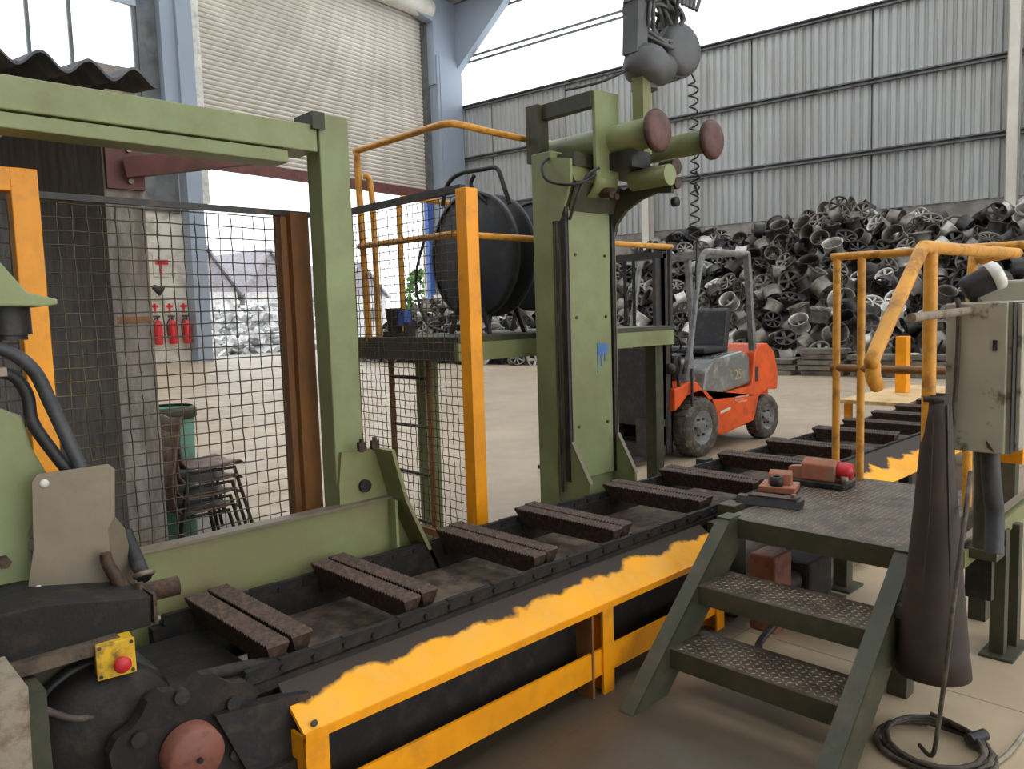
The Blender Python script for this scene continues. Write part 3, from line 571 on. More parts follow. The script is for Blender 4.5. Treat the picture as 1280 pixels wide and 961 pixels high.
def reel(u, v, z, r, label):
    t = thing('hose_reel', label, 'hose reel', (u, v, 1.525), 'hose reels on the raised platform')
    MB().lathe([(0, 0), (r*.2, -.01), (r*.96, 0), (r, .008), (r, .03), (r*.96, .035), (r*.5, .03), (r*.5, .18), (r*.96, .18), (r, .19), (r, .21), (0, .215)], (u, v, z), (1, 0, 0), 40).build('drum', REEL, t)
    MB().lathe([(r*.98, -.012), (r*1.02, -.01), (r*1.02, .045), (r*.98, .045)], (u, v, z), (1, 0, 0), 40).build('rim', RUB, t)
    for s in (-.2, .2):
        MB().bar((u+.3, v+s, 1.525), (u+.25, v, z), .03, .03).bar((u-.04, v+s, 1.525), (u-.04, v+s*.25, z-.1), .025, .025).build('stand', DST, t)
    MB().cyl((u-.05, v, z), (u+.3, v, z), .03).build('axle', DST, t)
    return t
r1_ = reel(3.62, 4.12, 2.07, .43, 'large dark hose reel close behind the yellow fence post')
MB().tube([(3.56, 4.35, 2.43), (3.55, 4.28, 2.56), (3.55, 4.15, 2.62), (3.6, 3.95, 2.63), (3.62, 3.84, 2.62), (3.62, 3.78, 2.5), (3.63, 3.74, 2.38)], .016, 8, 6).build('hose', RUB, r1_)
MB().tube([(3.58, 4.02, 2.60), (3.58, 4.06, 2.54), (3.6, 4.0, 2.46), (3.64, 3.93, 2.38)], .014, 8, 6).build('hose', RUB, r1_)
MB().tube([(3.58, 4.58, 2.25), (3.56, 4.68, 2.0), (3.56, 4.68, 1.8), (3.58, 4.6, 1.6), (3.6, 4.4, 1.54)], .011, 8, 6).build('hose', RUB, r1_)
reel(4.22, 4.12, 2.08, .40, 'large dark hose reel half hidden by the green lifting tower')
t = thing('bench_vice', 'small dark vice standing on the raised platform next to the rail post', 'vice', (3.14, 4.4, 1.525))
B(3.1, 3.2, 4.36, 4.48, 1.525, 1.56).build('base', DST, t); MB().prism([(3.12, 4.37, 1.56), (3.12, 4.45, 1.56), (3.12, 4.48, 1.72), (3.12, 4.36, 1.72)], (.06, 0, 0)).build('jaw', DST, t); B(3.12, 3.18, 4.26, 4.33, 1.60, 1.70).build('jaw', BLUEP, t); MB().cyl((3.15, 4.28, 1.62), (3.15, 4.4, 1.62), .012, n=8).build('screw', STEEL, t)
B(3.12, 3.18, 4.22, 4.27, 1.525, 1.62).build('support', DST, t)

# ------------------------------------------------------------------ stacked chairs and bin behind the fence
for k in range(4):
    z = .095*k; x, y = 2.0+.02*k, 5.25
    t = thing('stacking_chair', ('brown stacking chair at the bottom of the stack behind the mesh fence', 'brown stacking chair second from the bottom of the stack behind the mesh fence', 'brown stacking chair second from the top of the stack behind the mesh fence', 'brown stacking chair on top of the stack behind the mesh fence')[k], 'chair', (x, y, z), 'stacked chairs behind the fence')
    mb = MB(); n = 8; prof = [(-.16, .76), (-.18, .60), (-.17, .46), (-.13, .41), (-.02, .40), (.12, .40), (.22, .415), (.25, .39)]
    vs = [Vector((x+a, y+b, z+c+.02*abs(b)/.2)) for (a, c) in prof for b in (-.2, -.1, 0, .1, .2)]
    m_ = len(prof); mb.add(vs, [(i*5+j, i*5+j+1, (i+1)*5+j+1, (i+1)*5+j) for i in range(m_-1) for j in range(4)], True)
    o = mb.build('seat_shell', CHB, t); sm_ = o.modifiers.new('solid', 'SOLIDIFY'); sm_.thickness = .012
    for s in (-1, 1):
        MB().cyl((x+.19, y+s*.17, z+.40), (x+.27, y+s*.22, z+.0), .012, n=8).build('leg', BLK2, t)
        MB().cyl((x-.12, y+s*.17, z+.40), (x-.20, y+s*.22, z+.0), .012, n=8).build('leg', BLK2, t)
        MB().cyl((x+.2, y+s*.17, z+.395), (x-.13, y+s*.17, z+.395), .010, n=8).build('seat_bar', BLK2, t)
t = thing('plastic_bin', 'pale green plastic bin behind the stacked brown chairs', 'bin', (2.07, 5.75, 0))
MB().lathe([(0, 0), (.15, 0), (.185, .97), (.19, 1.05), (.175, 1.05), (.15, .1), (0, .08)], (2.07, 5.75, 0), (0, 0, 1), 26).build('body', BIN, t)
MB().lathe([(.188, .98), (.205, .99), (.205, 1.05), (.18, 1.07)], (2.07, 5.75, 0), (0, 0, 1), 26).build('rim', GD, t)

# ------------------------------------------------------------------ left machine head
lm = thing('cutting_machine', 'green machine head with hoses and a bare steel cover plate', 'machine', (.3, 2.65, 0))
MB().prism([(-1.2, 2.62, .78), (.52, 2.62, .80), (.53, 2.62, 1.05), (.60, 2.62, 1.19), (.555, 2.62, 1.30), (.535, 2.62, 1.40), (.48, 2.62, 1.43), (-1.2, 2.62, 1.47)], (0, .36, 0)).build('housing', G, lm, .008)
MB().prism([(x_, 2.545, z_) for x_, z_ in ((.53, 1.215), (.545, 1.235), (.735, 1.235), (.752, 1.218), (.742, 1.07), (.72, 1.04), (.72, .84), (.70, .80), (.587, .838), (.49, .872), (.52, 1.02))], (0, .005, 0)).build('cover_plate', STEEL, lm)
MB().prism([(x_, 2.545+(x_-.72)*.5, z_) for x_, z_ in ((.72, 1.04), (.742, 1.07), (.775, 1.02), (.80, .85), (.80, .81), (.72, .90))], (.003, .004, 0)).build('bent_flange', STEEL, lm)
for q in ((.56, 1.205), (.522, .90)): MB().lathe([(0, -.008), (.006, -.008), (.013, -.003), (.013, 0)], (q[0], 2.545, q[1]), (0, 1, 0), 12).build('screw', WHITE, lm)
for q in ((.455, .985), (.46, .90), (.36, .99)): MB().lathe([(0, -.03), (.018, -.03), (.018, 0)], (q[0], 2.62, q[1]), (0, 1, 0), 6, False).build('bolt', RUST, lm)
MB().prism([(-.8, 2.55, 1.75), (.60, 2.55, 1.715), (.635, 2.55, 1.72), (.635, 2.55, 1.735), (.56, 2.55, 1.755), (.50, 2.55, 1.84), (.45, 2.55, 1.86), (-.8, 2.55, 1.90)], (0, .3, 0)).build('head_bracket', G, lm, .004)
MB().cyl((.53, 2.68, 1.72), (.53, 2.68, 1.635), .062).cyl((.53, 2.68, 1.635), (.53, 2.68, 1.62), .05).build('motor', BLK2, lm)
B(-.8, .49, 2.62, 2.92, 1.45, 1.66).build('gear_case', DST, lm, .01); B(-.8, .50, 2.58, 2.64, 1.52, 1.545).build('ledge', STEEL, lm)
MB().tube([(.40, 2.60, 1.615), (.50, 2.6, 1.595), (.57, 2.6, 1.53), (.61, 2.6, 1.42), (.645, 2.58, 1.30), (.685, 2.57, 1.17), (.70, 2.57, 1.1)], .020, 10, 6).build('hose', GHOSE, lm)
MB().tube([(.45, 2.63, 1.53), (.52, 2.63, 1.52), (.555, 2.63, 1.46), (.56, 2.62, 1.38), (.60, 2.6, 1.29), (.65, 2.59, 1.20), (.69, 2.58, 1.12)], .018, 10, 6).build('hose', RUB, lm)
MB().tube([(.695, 2.50, .975), (.70, 2.50, .94), (.73, 2.49, .87), (.775, 2.48, .80)], .016, 10, 4, r1=.022).build('lever', RUST, lm)
MB().prism([(.66, 2.5, .80), (.72, 2.5, .90), (.80, 2.5, .80), (.76, 2.5, .76)], (0, .03, 0)).build('lever_bracket', BLK, lm)
MB().prism([(-1.2, 2.34, .79), (.76, 2.34, .775), (.765, 2.34, .865), (.70, 2.34, .875), (.5, 2.34, .915), (.35, 2.34, .92), (-1.2, 2.34, .95)], (0, .3, 0)).build('trough', BLK, lm, .006)
B(-1.2, .66, 2.30, 2.345, .752, .785).build('trough_lip', BDUST, lm)
B(-1.2, .60, 2.45, 2.75, .40, .76).build('pedestal', GD, lm)
B(.765, .775, 2.33, 2.45, .78, .87).build('end_flange', RUST, lm); MB().cyl((.77, 2.345, .79), (.785, 2.345, .79), .008, n=8).build('flange_bolt', STEEL, lm)
MB().lathe([(.018, .10), (.030, .10), (.030, .0), (.036, 0), (.036, -.02), (0, -.02)], (.775, 2.44, .845), (1, -.1, 0), 18).build('nozzle', RUST, lm)
MB().tube([(.79, 2.62, 1.0), (.80, 2.58, .93), (.80, 2.50, .87)], .022, 10, 4).build('bellows', RUB, lm)
MB().lathe([(.028, 0), (.033, .004), (.033, .012), (.028, .016)], (.80, 2.5, .875), (0, .5, 1), 16).build('clamp_ring', STEEL, lm)
B(.50, .60, 2.46, 2.9, 0, .42).build('leg', GD, lm); B(-.9, -.8, 2.46, 2.9, 0, .42).build('leg', GD, lm)
# emergency stop
t = thing('emergency_stop', 'yellow emergency stop box with a red button on the dark trough', 'switch', (.67, 2.3, .66))
M = Matrix.Translation((.643, 2.305, .735)) @ Matrix.Rotation(-.15, 4, 'Z')
MB().box(-.047, .047, -.025, .035, -.048, .048, M).build('box', ESTY, t, .004)
MB().box(-.049, .049, -.032, -.025, -.05, .05, M).build('lid', ESTY, t, .002)
MB().lathe([(0, -.03), (.018, -.03), (.023, -.022), (.02, -.008), (.012, 0)], M @ Vector((.012, -.034, -.012)), (.15, 1, 0), 18).build('button', REDP, t)
for a in (-.04, .04):
    for b in (-.04, .04): MB().cyl(M @ Vector((a, -.032, b)), M @ Vector((a, -.035, b)), .005, n=8).build('screw', DST, t)
MB().cyl(M @ Vector((.0, 0, -.048)), M @ Vector((0, 0, -.062)), .012, n=10).build('gland', STEEL, t)
MB().tube([M @ Vector((0, 0, -.06)), (.655, 2.30, .63), (.60, 2.28, .60), (.53, 2.26, .61), (.46, 2.26, .66), (.42, 2.28, .70)], .010, 8, 6).build('cable', CABLE, t)
tag(MB().prism([(-.6, 1.75, 0), (.345, 1.86, 0), (.355, 1.86, .3), (.34, 1.86, .6), (.348, 1.86, .90), (-.6, 1.86, .93)], (0, .22, 0)).build('concrete_block', CBLK), 'pale weathered concrete block at the foot of the machine', 'block')

# ------------------------------------------------------------------ access platform with stair and handrail
ap = thing('access_platform', 'dark green tread plate platform with two steps and yellow pipe handrails', 'platform', (3.5, 1.5, 0))
VL, VR = 1.925, 1.12
B(3.28, 4.52, VR, 1.95, .625, .65).build('deck', TREAD, ap); B(3.27, 3.285, VR, 1.95, .56, .652).build('nosing', GD, ap)
B(3.285, 4.52, VR, VR+.05, .53, .625).build('deck_beam', GD, ap); B(3.285, 4.52, 1.90, 1.95, .53, .625).build('deck_beam', GD, ap); B(4.47, 4.52, VR+.05, 1.9, .53, .625).build('deck_beam', GD, ap)
for v in (VL, VR):
    MB().prism([(2.44, v-.045, 0), (2.68, v-.045, 0), (3.28, v-.045, .50), (3.28, v-.045, .66), (3.21, v-.045, .66)], (0, .012, 0)).build('stringer', GD, ap)
    for (p, q) in (((2.44, 0), (3.21, .66)),): MB().bar((p[0], v-.01, p[1]), (q[0], v-.01, q[1]), .07, .008).build('stringer_flange', GD, ap)
    MB().bar((3.20, v-.01, .664), (3.30, v-.01, .664), .07, .008).build('stringer_cap', GD, ap)
lug = MB().add([(-.011, 0, 0), (0, -.004, 0), (.011, 0, 0), (0, .004, 0), (0, 0, .003)], [(0, 1, 4), (1, 2, 4), (2, 3, 4), (3, 0, 4)])
def lugs(u0, u1, v0, v1, z, parent):
    mb = MB(); p = .028; i = 0; x = u0+p/2
    while x < u1-.008:
        y = v0+p/2; j = 0
        while y < v1-.008:
            M = Matrix.Translation((x, y, z)) @ Matrix.Rotation(math.radians(45 if (i+j) % 2 else -45), 4, 'Z'); mb.add([M @ q for q in lug.v], lug.f); y += p; j += 1
        x += p; i += 1
    o = mb.build('tread_lugs', LUGM, parent); o['kind'] = 'stuff'
lugs(3.29, 4.51, VR+.01, 1.94, .65, ap)
for (u, z) in ((2.71, .20), (2.93, .42)):
    s_ = B(u, u+.26, VR-.03, VL-.045, z-.008, z).build('step', TREAD, ap); B(u-.004, u+.004, VR-.03, VL-.045, z-.085, z-.001).build('step_nosing', GD, s_)
    lugs(u+.01, u+.25, VR-.02, VL-.05, z, s_)
for (u, v) in ((4.42, 1.84), (4.42, VR+.01), (3.32, VR+.01)): B(u, u+.08, v, v+.08, 0, .53).build('leg', GD, ap); 
B(4.36, 4.56, 1.80, 1.98, 0, .015).build('base_plate', GD, ap)
rp = .0215
for v in (1.94, 1.80): MB().cyl((4.49, v, .65), (4.49, v, 1.915), rp, n=12).build('rail_post', YR, ap)
MB().tube([(4.49, 1.97, 1.925), (4.49, 1.5, 1.92), (4.49, 1.0, 1.915)], rp, 12).build('back_rail', YR, ap)
MB().tube([(4.49, 1.97, 1.285), (4.49, 1.5, 1.285), (4.49, .98, 1.285)], rp, 12).build('mid_rail', YB, ap)
MB().tube([(2.575, .98, 1.385), (2.545, .98, 1.415), (2.54, .98, 1.455), (2.56, .98, 1.50), (2.93, .98, 1.81), (2.965, .98, 1.835), (3.02, .98, 1.845), (3.5, .98, 1.85), (4.2, .98, 1.862)], .0235, 14, 3).build('handrail', YR, ap)
MB().cyl((3.055, .98, .45), (3.055, .98, 1.84), .0235, n=14).build('handrail_post', YR, ap)
MB().bar((3.055, .98, .48), (3.055, 1.10, .48), .05, .05).build('post_bracket', GD, ap)
MB().tube([(4.18, 1.16, .65), (4.18, 1.16, 1.78), (4.18, 1.12, 1.84), (4.18, 1.0, 1.86)], .0215, 12, 3).build('handrail_post', YR, ap)
# loose things on the deck
t = thing('loose_slat', 'loose dark steel slat lying on the tread plate beside the stair stringer', 'slat', (3.65, 1.88, .653)); M = Matrix.Translation((3.62, 1.90, .6535)) @ Matrix.Rotation(.16, 4, 'Z')
MB().prism([M @ Vector(q) for q in ((-.05, -.16, 0), (.03, -.16, 0), (.045, -.16, .03), (.02, -.16, .036), (-.03, -.16, .036))], M.to_3x3() @ Vector((0, .32, 0))).build('bar', BLK2, t)
MB().box(-.03, .04, -.14, .10, .036, .046, M).build('top_plate', RUST, t); MB().lathe([(0, .02), (.014, .02), (.014, 0)], M @ Vector((0, -.12, .044)), (0, 0, 1), 6, False).build('nut', STEEL, t)
t = thing('power_tool', 'faded orange power tool with a red handle lying at the railing posts', 'tool', (4.25, 1.93, .653)); M = Matrix.Translation((4.20, 1.92, .6535)) @ Matrix.Rotation(.05, 4, 'Z')
MB().prism([M @ Vector(q) for q in ((-.06, -.12, .03), (.06, -.12, .03), (.06, -.12, .13), (.0, -.12, .15), (-.05, -.12, .12))], M.to_3x3() @ Vector((0, .19, 0))).build('casing', OXT, t, .01)
MB().prism([M @ Vector(q) for q in ((-.04, .07, .03), (.04, .07, .03), (.03, .07, .10), (-.03, .07, .10))], M.to_3x3() @ Vector((0, .08, -.01))).build('nose', OXT, t)
MB().lathe([(0, 0), (.045, 0), (.05, .03), (.045, .07), (0, .08)], M @ Vector((0, -.12, .09)), M.to_3x3() @ Vector((0, -1, 0)), 16).build('handle', REDP, t)
MB().box(-.09, .09, -.18, .14, 0, .03, M).build('base_bar', BLK2, t, .004)
MB().lathe([(0, .0), (.02, .0), (.02, .04), (0, .04)], M @ Vector((-.05, -.17, .03)), (0, 0, 1), 12).build('knob', STEEL, t)
t = thing('rusty_casting', 'rusty orange casting lying at the edge of the platform next to the conveyor', 'casting', (3.9, 2.03, .6)); M = Matrix.Translation((3.92, 2.04, .655)) @ Matrix.Rotation(.3, 4, 'Z')
MB().box(-.09, .09, -.13, .06, 0, .035, M).build('foot', OXT, t, .006); MB().prism([M @ Vector(q) for q in ((-.03, -.10, .035), (.04, -.10, .035), (.03, -.10, .11), (-.01, -.10, .09))], M.to_3x3() @ Vector((0, .12, 0))).build('web', OXT, t, .005); MB().lathe([(.02, 0), (.035, 0), (.035, .05), (.02, .05)], M @ Vector((-.05, -.03, .035)), (0, 0, 1), 14).build('ring', DST, t)
# stub brackets of the conveyor frame next to the platform
sp = thing('support_bracket', 'green stub post holding the conveyor rail beside the platform', 'bracket', (3.5, 2.15, 0))
B(3.62, 3.74, 2.10, 2.20, 0, .61).build('post', GD, sp, .004); B(3.55, 3.62, 2.13, 2.22, .40, .52).build('cheek', GD, sp)
sp = thing('support_bracket', 'green stub post holding the conveyor rail behind the rusty casting', 'bracket', (4.5, 2.15, 0))
B(4.43, 4.55, 2.12, 2.22, 0, .63).build('post', GD, sp, .004)
sp = thing('support_bracket', 'green stub post on the far side of the conveyor near the forklift', 'bracket', (4.6, 3.05, 0))
B(4.78, 4.88, 3.0, 3.08, 0, .58).build('post', GD, sp, .004)
# things under the deck
t = thing('gearbox', 'black gear unit standing in the shade under the platform', 'machine', (3.95, 2.0, 0))
B(3.8, 4.2, 1.75, 2.05, 0, .05).build('base', BLK2, t); B(3.86, 4.14, 1.80, 2.0, .05, .30).build('case', BLK, t, .02); MB().cyl((3.86, 1.9, .2), (3.74, 1.9, .2), .06).build('shaft', DST, t)
B(3.56, 3.74, 1.84, 1.98, 0, .40).build('terminal_case', RCAP, t, .01)
t = thing('off_cut', 'bent steel offcut lying on the floor behind the lower step', 'scrap', (3.35, 1.88, 0))
MB().tube([(3.25, 1.72, .02), (3.32, 1.80, .03), (3.42, 1.82, .05), (3.52, 1.80, .10), (3.55, 1.78, .16)], .018, 8, 4).build('strip', BLK2, t)

# green frame at the right of the platform
gf = thing('steel_trestle', 'dusty dark green leg frame with a sloping channel right of the platform', 'frame', (4.1, .97, 0))
B(4.02, 4.08, .95, 1.01, .012, .60).build('leg', GD, gf); B(4.16, 4.22, .93, .99, .012, .60).build('leg', GD, gf); B(3.97, 4.27, .90, 1.04, 0, .012).build('base_plate', GD, gf)
MB().bar((3.45, .985, .60), (5.4, .985, .64), .05, .07).build('channel', GS, gf); MB().bar((3.45, .99, .66), (5.4, .99, .70), .03, .012).build('channel_lip', STEEL, gf)
B(3.60, 3.64, .90, 1.0, .40, .58).build('hanger', BLK2, gf)
t = thing('grey_hood', 'grey sheet metal hood beyond the control cabinet', 'machine', (6.6, 1.55, 0))
B(6.0, 7.6, 1.0, 1.60, 1.48, 1.78).build('hood', CAB, t, .02); B(5.98, 7.6, .98, 1.62, 1.46, 1.49).build('hood_rim', DST, t); B(6.1, 6.2, 1.4, 1.5, 0, 1.47).build('leg', GD, t); B(7.4, 7.5, 1.4, 1.5, 0, 1.47).build('leg', GD, t)

# ------------------------------------------------------------------ control cabinet, lamp, sleeve, cables
cb = thing('control_cabinet', 'dirty pale grey control cabinet mounted beside the platform handrail', 'cabinet', (3.55, .9, 0))
B(3.36, 3.80, .79, 1.0, 1.065, 1.645).build('body', CAB, cb, .006)
B(3.338, 3.36, .805, 1.012, 1.07, 1.64).build('door', CAB, cb, .004)
B(3.35, 3.80, .786, .79, 1.07, 1.64).build('seam_strip', BLK2, cb); B(3.40, 3.80, .77, .786, 1.075, 1.635).build('side_panel', CAB, cb, .003)
B(3.333, 3.338, .835, .85, 1.46, 1.50).build('type_plate', BLK2, cb)
MB().prism([(3.337, .865, 1.12), (3.337, .85, 1.10), (3.337, .835, 1.075), (3.337, .86, 1.09)], (-.003, 0, 0)).build('chipped_patch', DST, cb)
MB().cyl((3.55, .92, .62), (3.55, .92, 1.065), .04).build('post', GD, cb); B(3.50, 3.62, .86, 1.0, .60, .64).build('foot', GD, cb)
MB().tube([(3.45, .88, 1.07), (3.44, .87, .95), (3.46, .86, .80), (3.42, .85, .66)], .035, 10, 5).build('cable_sleeve', GHOSE, cb)
B(3.60, 3.72, .80, .90, .99, 1.065).build('junction_box', Y, cb, .004)
for (y0, y1) in ((.985, .975),): MB().tube([(3.33, .975, 1.66), (3.325, .965, 1.62), (3.325, .965, 1.45), (3.325, .975, 1.2), (3.325, .982, 1.03), (3.32, .97, .8), (3.30, .95, .5)], .009, 8, 6).build('cable', CABLE, cb)
MB().tube([(3.36, 1.03, 1.50), (3.34, 1.06, 1.40), (3.35, 1.05, 1.28), (3.33, 1.03, 1.2), (3.33, 1.02, 1.05)], .005, 6, 6).build('cable', RUB, cb)
MB().cyl((2.74, .935, 1.600), (3.34, .935, 1.612), .015, n=12).build('clamp_bar', CBLK, cb)
t = thing('work_lamp', 'black work lamp with a white rim standing on the control cabinet', 'lamp', (3.5, .95, 1.645))
MB().lathe([(0, 0), (.042, 0), (.05, .025), (.052, .11)], (3.45, .985, 1.69), (.35, -.75, .42), 20).build('housing', RUB, t)
MB().lathe([(.052, .10), (.058, .10), (.058, .135), (.045, .145), (0, .148)], (3.45, .985, 1.69), (.35, -.75, .42), 20).build('rim', WSPEC, t)
MB().bar((3.47, .95, 1.645), (3.46, .95, 1.70), .03, .03).build('bracket', DST, t)
t = thing('leather_sleeve', 'tall dark brown conical sleeve hanging from the handrail post', 'sleeve', (3.07, .955, .19))
mb = MB(); prof = []
for k in range(13):
    h = k/12; prof.append((.130-.088*h**.9, .265+1.05*h))
mb.lathe(prof, (3.075, .955, 0), (0, 0, 1), 32); o = mb.build('cone', CONE, t); q = o.modifiers.new('solid', 'SOLIDIFY'); q.thickness = .006
MB().bar((3.0, .87, .31), (3.05, .915, 1.28), .003, .012).build('seam', BLK2, t)
MB().lathe([(.043, 0), (.046, .0), (.046, .02), (.043, .02)], (3.07, .962, 1.29), (0, 0, 1), 20).build('clamp_ring', DST, t)
MB().tube([(2.925, .95, .60), (2.93, .93, .9), (2.97, .935, 1.25)], .001, 4).build('stitching', DST, t)
t = thing('coiled_cable', 'dark cable coiled on the floor below the brown sleeve', 'cable', (3.0, .93, 0))
pts = []
for k in range(4*16+1):
    a = 2*math.pi*k/16+.4; r = .185+.014*math.sin(k*.7)-.006*(k//16); pts.append((2.99+r*math.cos(a)+.01*math.sin(k*.21), .92+r*math.sin(a), .012+.012*(k//16)*.9))
MB().tube(pts, .009, 8).build('coil', CABLE, t)
MB().tube([(3.28, .90, 1.0), (3.0, .84, .85), (2.92, .845, .6), (2.90, .86, .35), (2.89, .88, .12), (2.90, .90, .03), (2.96, .96, .02)], .008, 8, 6).build('tail', CABLE, t)
MB().cyl((3.08, .83, .04), (3.16, .80, .04), .022, n=10).build('plug', RUB, t)
t = thing('pale_cable', 'pale grey cable running along the floor past the coil', 'cable', (2.95, .8, 0)); MB().tube([(2.72, .90, .01), (2.9, .78, .012), (3.1, .72, .01), (3.4, .70, .01), (3.7, .60, .01)], .009, 8, 6).build('cable', PCABLE, t)

# ------------------------------------------------------------------ forklift
fk = thing('forklift', 'orange forklift truck with black mast parked in front of the wheel heap', 'forklift', (8.2, 5.28, 0))
V0, V1 = 4.80, 5.76
side = [(7.06, .55), (7.06, .80), (7.40, .86), (7.50, .84), (7.62, .74), (7.74, .64), (8.70, .70), (8.78, 1.10), (8.9, 1.2), (9.10, 1.2), (9.28, 1.08), (9.38, .80), (9.36, .60), (9.08, .62), (8.88, .55), (8.80, .34), (8.76, .26), (8.02, .17), (7.92, .20), (7.90, .45), (7.82, .60), (7.66, .71), (7.50, .73), (7.30, .70), (7.16, .60)]
def fan(pts, y0, y1):
    mb = MB(); mb.prism([(a, y0, b) for a, b in pts], (0, y1-y0, 0)); return mb
fan(side, V0, V1).build('body', ORG, fk, .02)
fan([(7.66, .70), (7.72, .95), (7.86, 1.06), (8.55, 1.13), (8.72, 1.06), (8.74, .72), (7.9, .64)], V0+.03, V1-.03).build('hood', HOOD, fk, .04)
B(7.2, 9.1, 4.98, 5.58, .18, .62).build('chassis', BLK2, fk)
B(8.75, 9.32, 4.9, 5.66, .25, 1.1).build('counterweight', ORG, fk, .03)
B(8.79, 8.86, V0-.004, V0+.02, .74, .92).build('side_vent', BLK2, fk)
DEC = mat('pale_decal', (226, 160, 132), .5, bump=0)
bpy_txt = []
def text(body, size, loc, rot, m, name, parent):
    cu = bpy.data.curves.new(name, 'FONT'); cu.body = body; cu.size = size; cu.extrude = .002; cu.align_x = 'CENTER'
    tmp = bpy.data.objects.new(name, cu); me = bpy.data.meshes.new_from_object(tmp); bpy.data.objects.remove(tmp); me.materials.append(m); me.name = name
    o = bpy.data.objects.new(name, me); col.objects.link(o); o.parent = parent; o.location = Vector(loc)-OFF[parent.name]; o.rotation_euler = rot; return o
text('25', .17, (8.42, V0+.025, .80), (math.pi/2, 0, 0), mat('tan_decal', (186, 160, 118), .5, bump=0), 'capacity_marking', fk)
B(8.32, 8.62, V0-.004, V0, .58, .60).box(8.36, 8.58, V0-.004, V0, .52, .54).box(8.30, 8.5, V0-.004, V0, .55, .565).build('faded_lettering', DEC, fk)
MB().prism([(7.98, V0-.003, .43), (8.2, V0-.003, .46), (8.2, V0-.003, .49), (7.98, V0-.003, .46)], (0, .003, 0)).build('stripe_decal', WHITE, fk)
def wheel(u, v, r, wd, s, name):
    t = MB().lathe([(r*.56, 0), (r*.62, -.015), (r*.93, -.015), (r, .03), (r, wd-.03), (r*.93, wd+.0), (r*.5, wd)], (u, v, r), (0, s, 0), 30).build(name, TYRE, fk)
    MB().lathe([(0, .015), (r*.14, .0), (r*.2, .0), (r*.24, .03), (r*.46, .035), (r*.54, .0), (r*.58, -.006)], (u, v, r), (0, s, 0), 24).build('rim', GREYP, t)
    for k in range(6):
        a = k*math.pi/3; MB().cyl((u+r*.3*math.cos(a), v+s*.03, r+r*.3*math.sin(a)), (u+r*.3*math.cos(a), v+s*.005, r+r*.3*math.sin(a)), .014, n=6).build('wheel_nut', DST, t)
    for k in range(24):
        a = k*math.pi/12; M = Matrix.Translation((u, v+s*wd/2, r)) @ Matrix.Rotation(a, 4, 'Y'); MB().box(r*.95, r+.004, -wd*.42, wd*.42, -.018, .018, M).build('tread_block', TYRE, t)
for v, s in ((4.74, 1), (5.82, -1)): wheel(7.50, v, .335, .2, s, 'front_wheel'); wheel(9.08, v+.05*s, .275, .17, s, 'rear_wheel')
for v in (V0+.06, V1-.06):
    MB().tube([(7.36, v, .84), (7.42, v, 1.05), (7.62, v, 1.95), (7.70, v, 2.2), (7.78, v, 2.28), (7.9, v, 2.30), (8.72, v, 2.30)], .034, 8, 4).build('guard_post', GREYP, fk)
    MB().bar((8.70, v, 2.30), (8.84, v, 1.05), .07, .06).build('guard_rear_post', GREYP, fk)
    MB().prism([(7.30, v-.03, .83), (7.50, v-.03, .83), (7.47, v-.03, 1.15), (7.42, v-.03, 1.2)], (0, .06, 0)).build('guard_foot', GREYP, fk)
for k in range(6): B(7.8+k*.17, 7.84+k*.17, V0+.06, V1-.06, 2.28, 2.31).build('roof_bar', GREYP, fk)
B(8.0, 8.55, 5.02, 5.54, 1.12, 1.20).build('seat_cushion', RUB, fk, .03); MB().prism([(8.42, 5.02, 1.18), (8.54, 5.02, 1.18), (8.62, 5.02, 1.62), (8.56, 5.02, 1.66), (8.50, 5.02, 1.62)], (0, .52, 0)).build('seat_back', RUB, fk, .02)
B(7.35, 7.5, 5.0, 5.56, .82, 1.14).build('dashboard', BLK2, fk, .02); MB().cyl((7.45, 5.28, 1.1), (7.62, 5.28, 1.28), .025).build('steering_column', BLK2, fk)
a_ = Vector((.75, 0, .66)).normalized(); b_ = Vector((0, 1, 0)); c_ = a_.cross(b_)
MB().tube([Vector((7.63, 5.28, 1.29))+b_*(.17*math.cos(k*math.pi/8))+c_*(.17*math.sin(k*math.pi/8)) for k in range(16)], .014, 8, closed=True).build('steering_wheel', RUB, fk)
for v in (5.42, 5.48): MB().cyl((7.48, v, 1.12), (7.55, v, 1.35), .008, n=6).build('lever', DST, fk)
for v in (4.86, 5.62):
    MB().box(6.96, 7.10, v, v+.03, .10, 2.25).box(6.96, 6.985, v, v+.08, .10, 2.25).box(7.075, 7.10, v, v+.08, .10, 2.25).build('mast_channel', BLK2, fk)
    MB().box(6.86, 6.97, v+.03, v+.07, .12, 2.2).build('inner_mast_channel', DST, fk)
    MB().cyl((7.13, v+.06, .2), (7.13, v+.06, 1.9), .03).build('lift_cylinder', DST, fk)
B(6.94, 7.1, 4.86, 5.73, 2.2, 2.27).build('mast_crossbar', BLK2, fk); B(6.97, 7.09, 4.9, 5.7, 1.30, 1.38).build('mast_crossbar', BLK2, fk); B(6.96, 7.09, 4.88, 5.7, .12, .22).build('mast_crossbar', BLK2, fk)
for v in (5.22, 5.34): B(6.93, 6.95, v, v+.03, .4, 2.2).build('lift_chain', BLK, fk)
B(6.78, 6.85, 4.78, 5.80, .12, .22).box(6.78, 6.85, 4.78, 5.80, .42, .5).build('carriage', BLK2, fk)
B(6.77, 6.80, 4.80, 5.78, .5, 1.25).build('load_backrest', BLK2, fk)
for v in (4.95, 5.5): MB().box(6.72, 6.77, v, v+.12, .06, .5).box(5.75, 6.77, v, v+.12, .04, .08).build('fork', DST, fk)
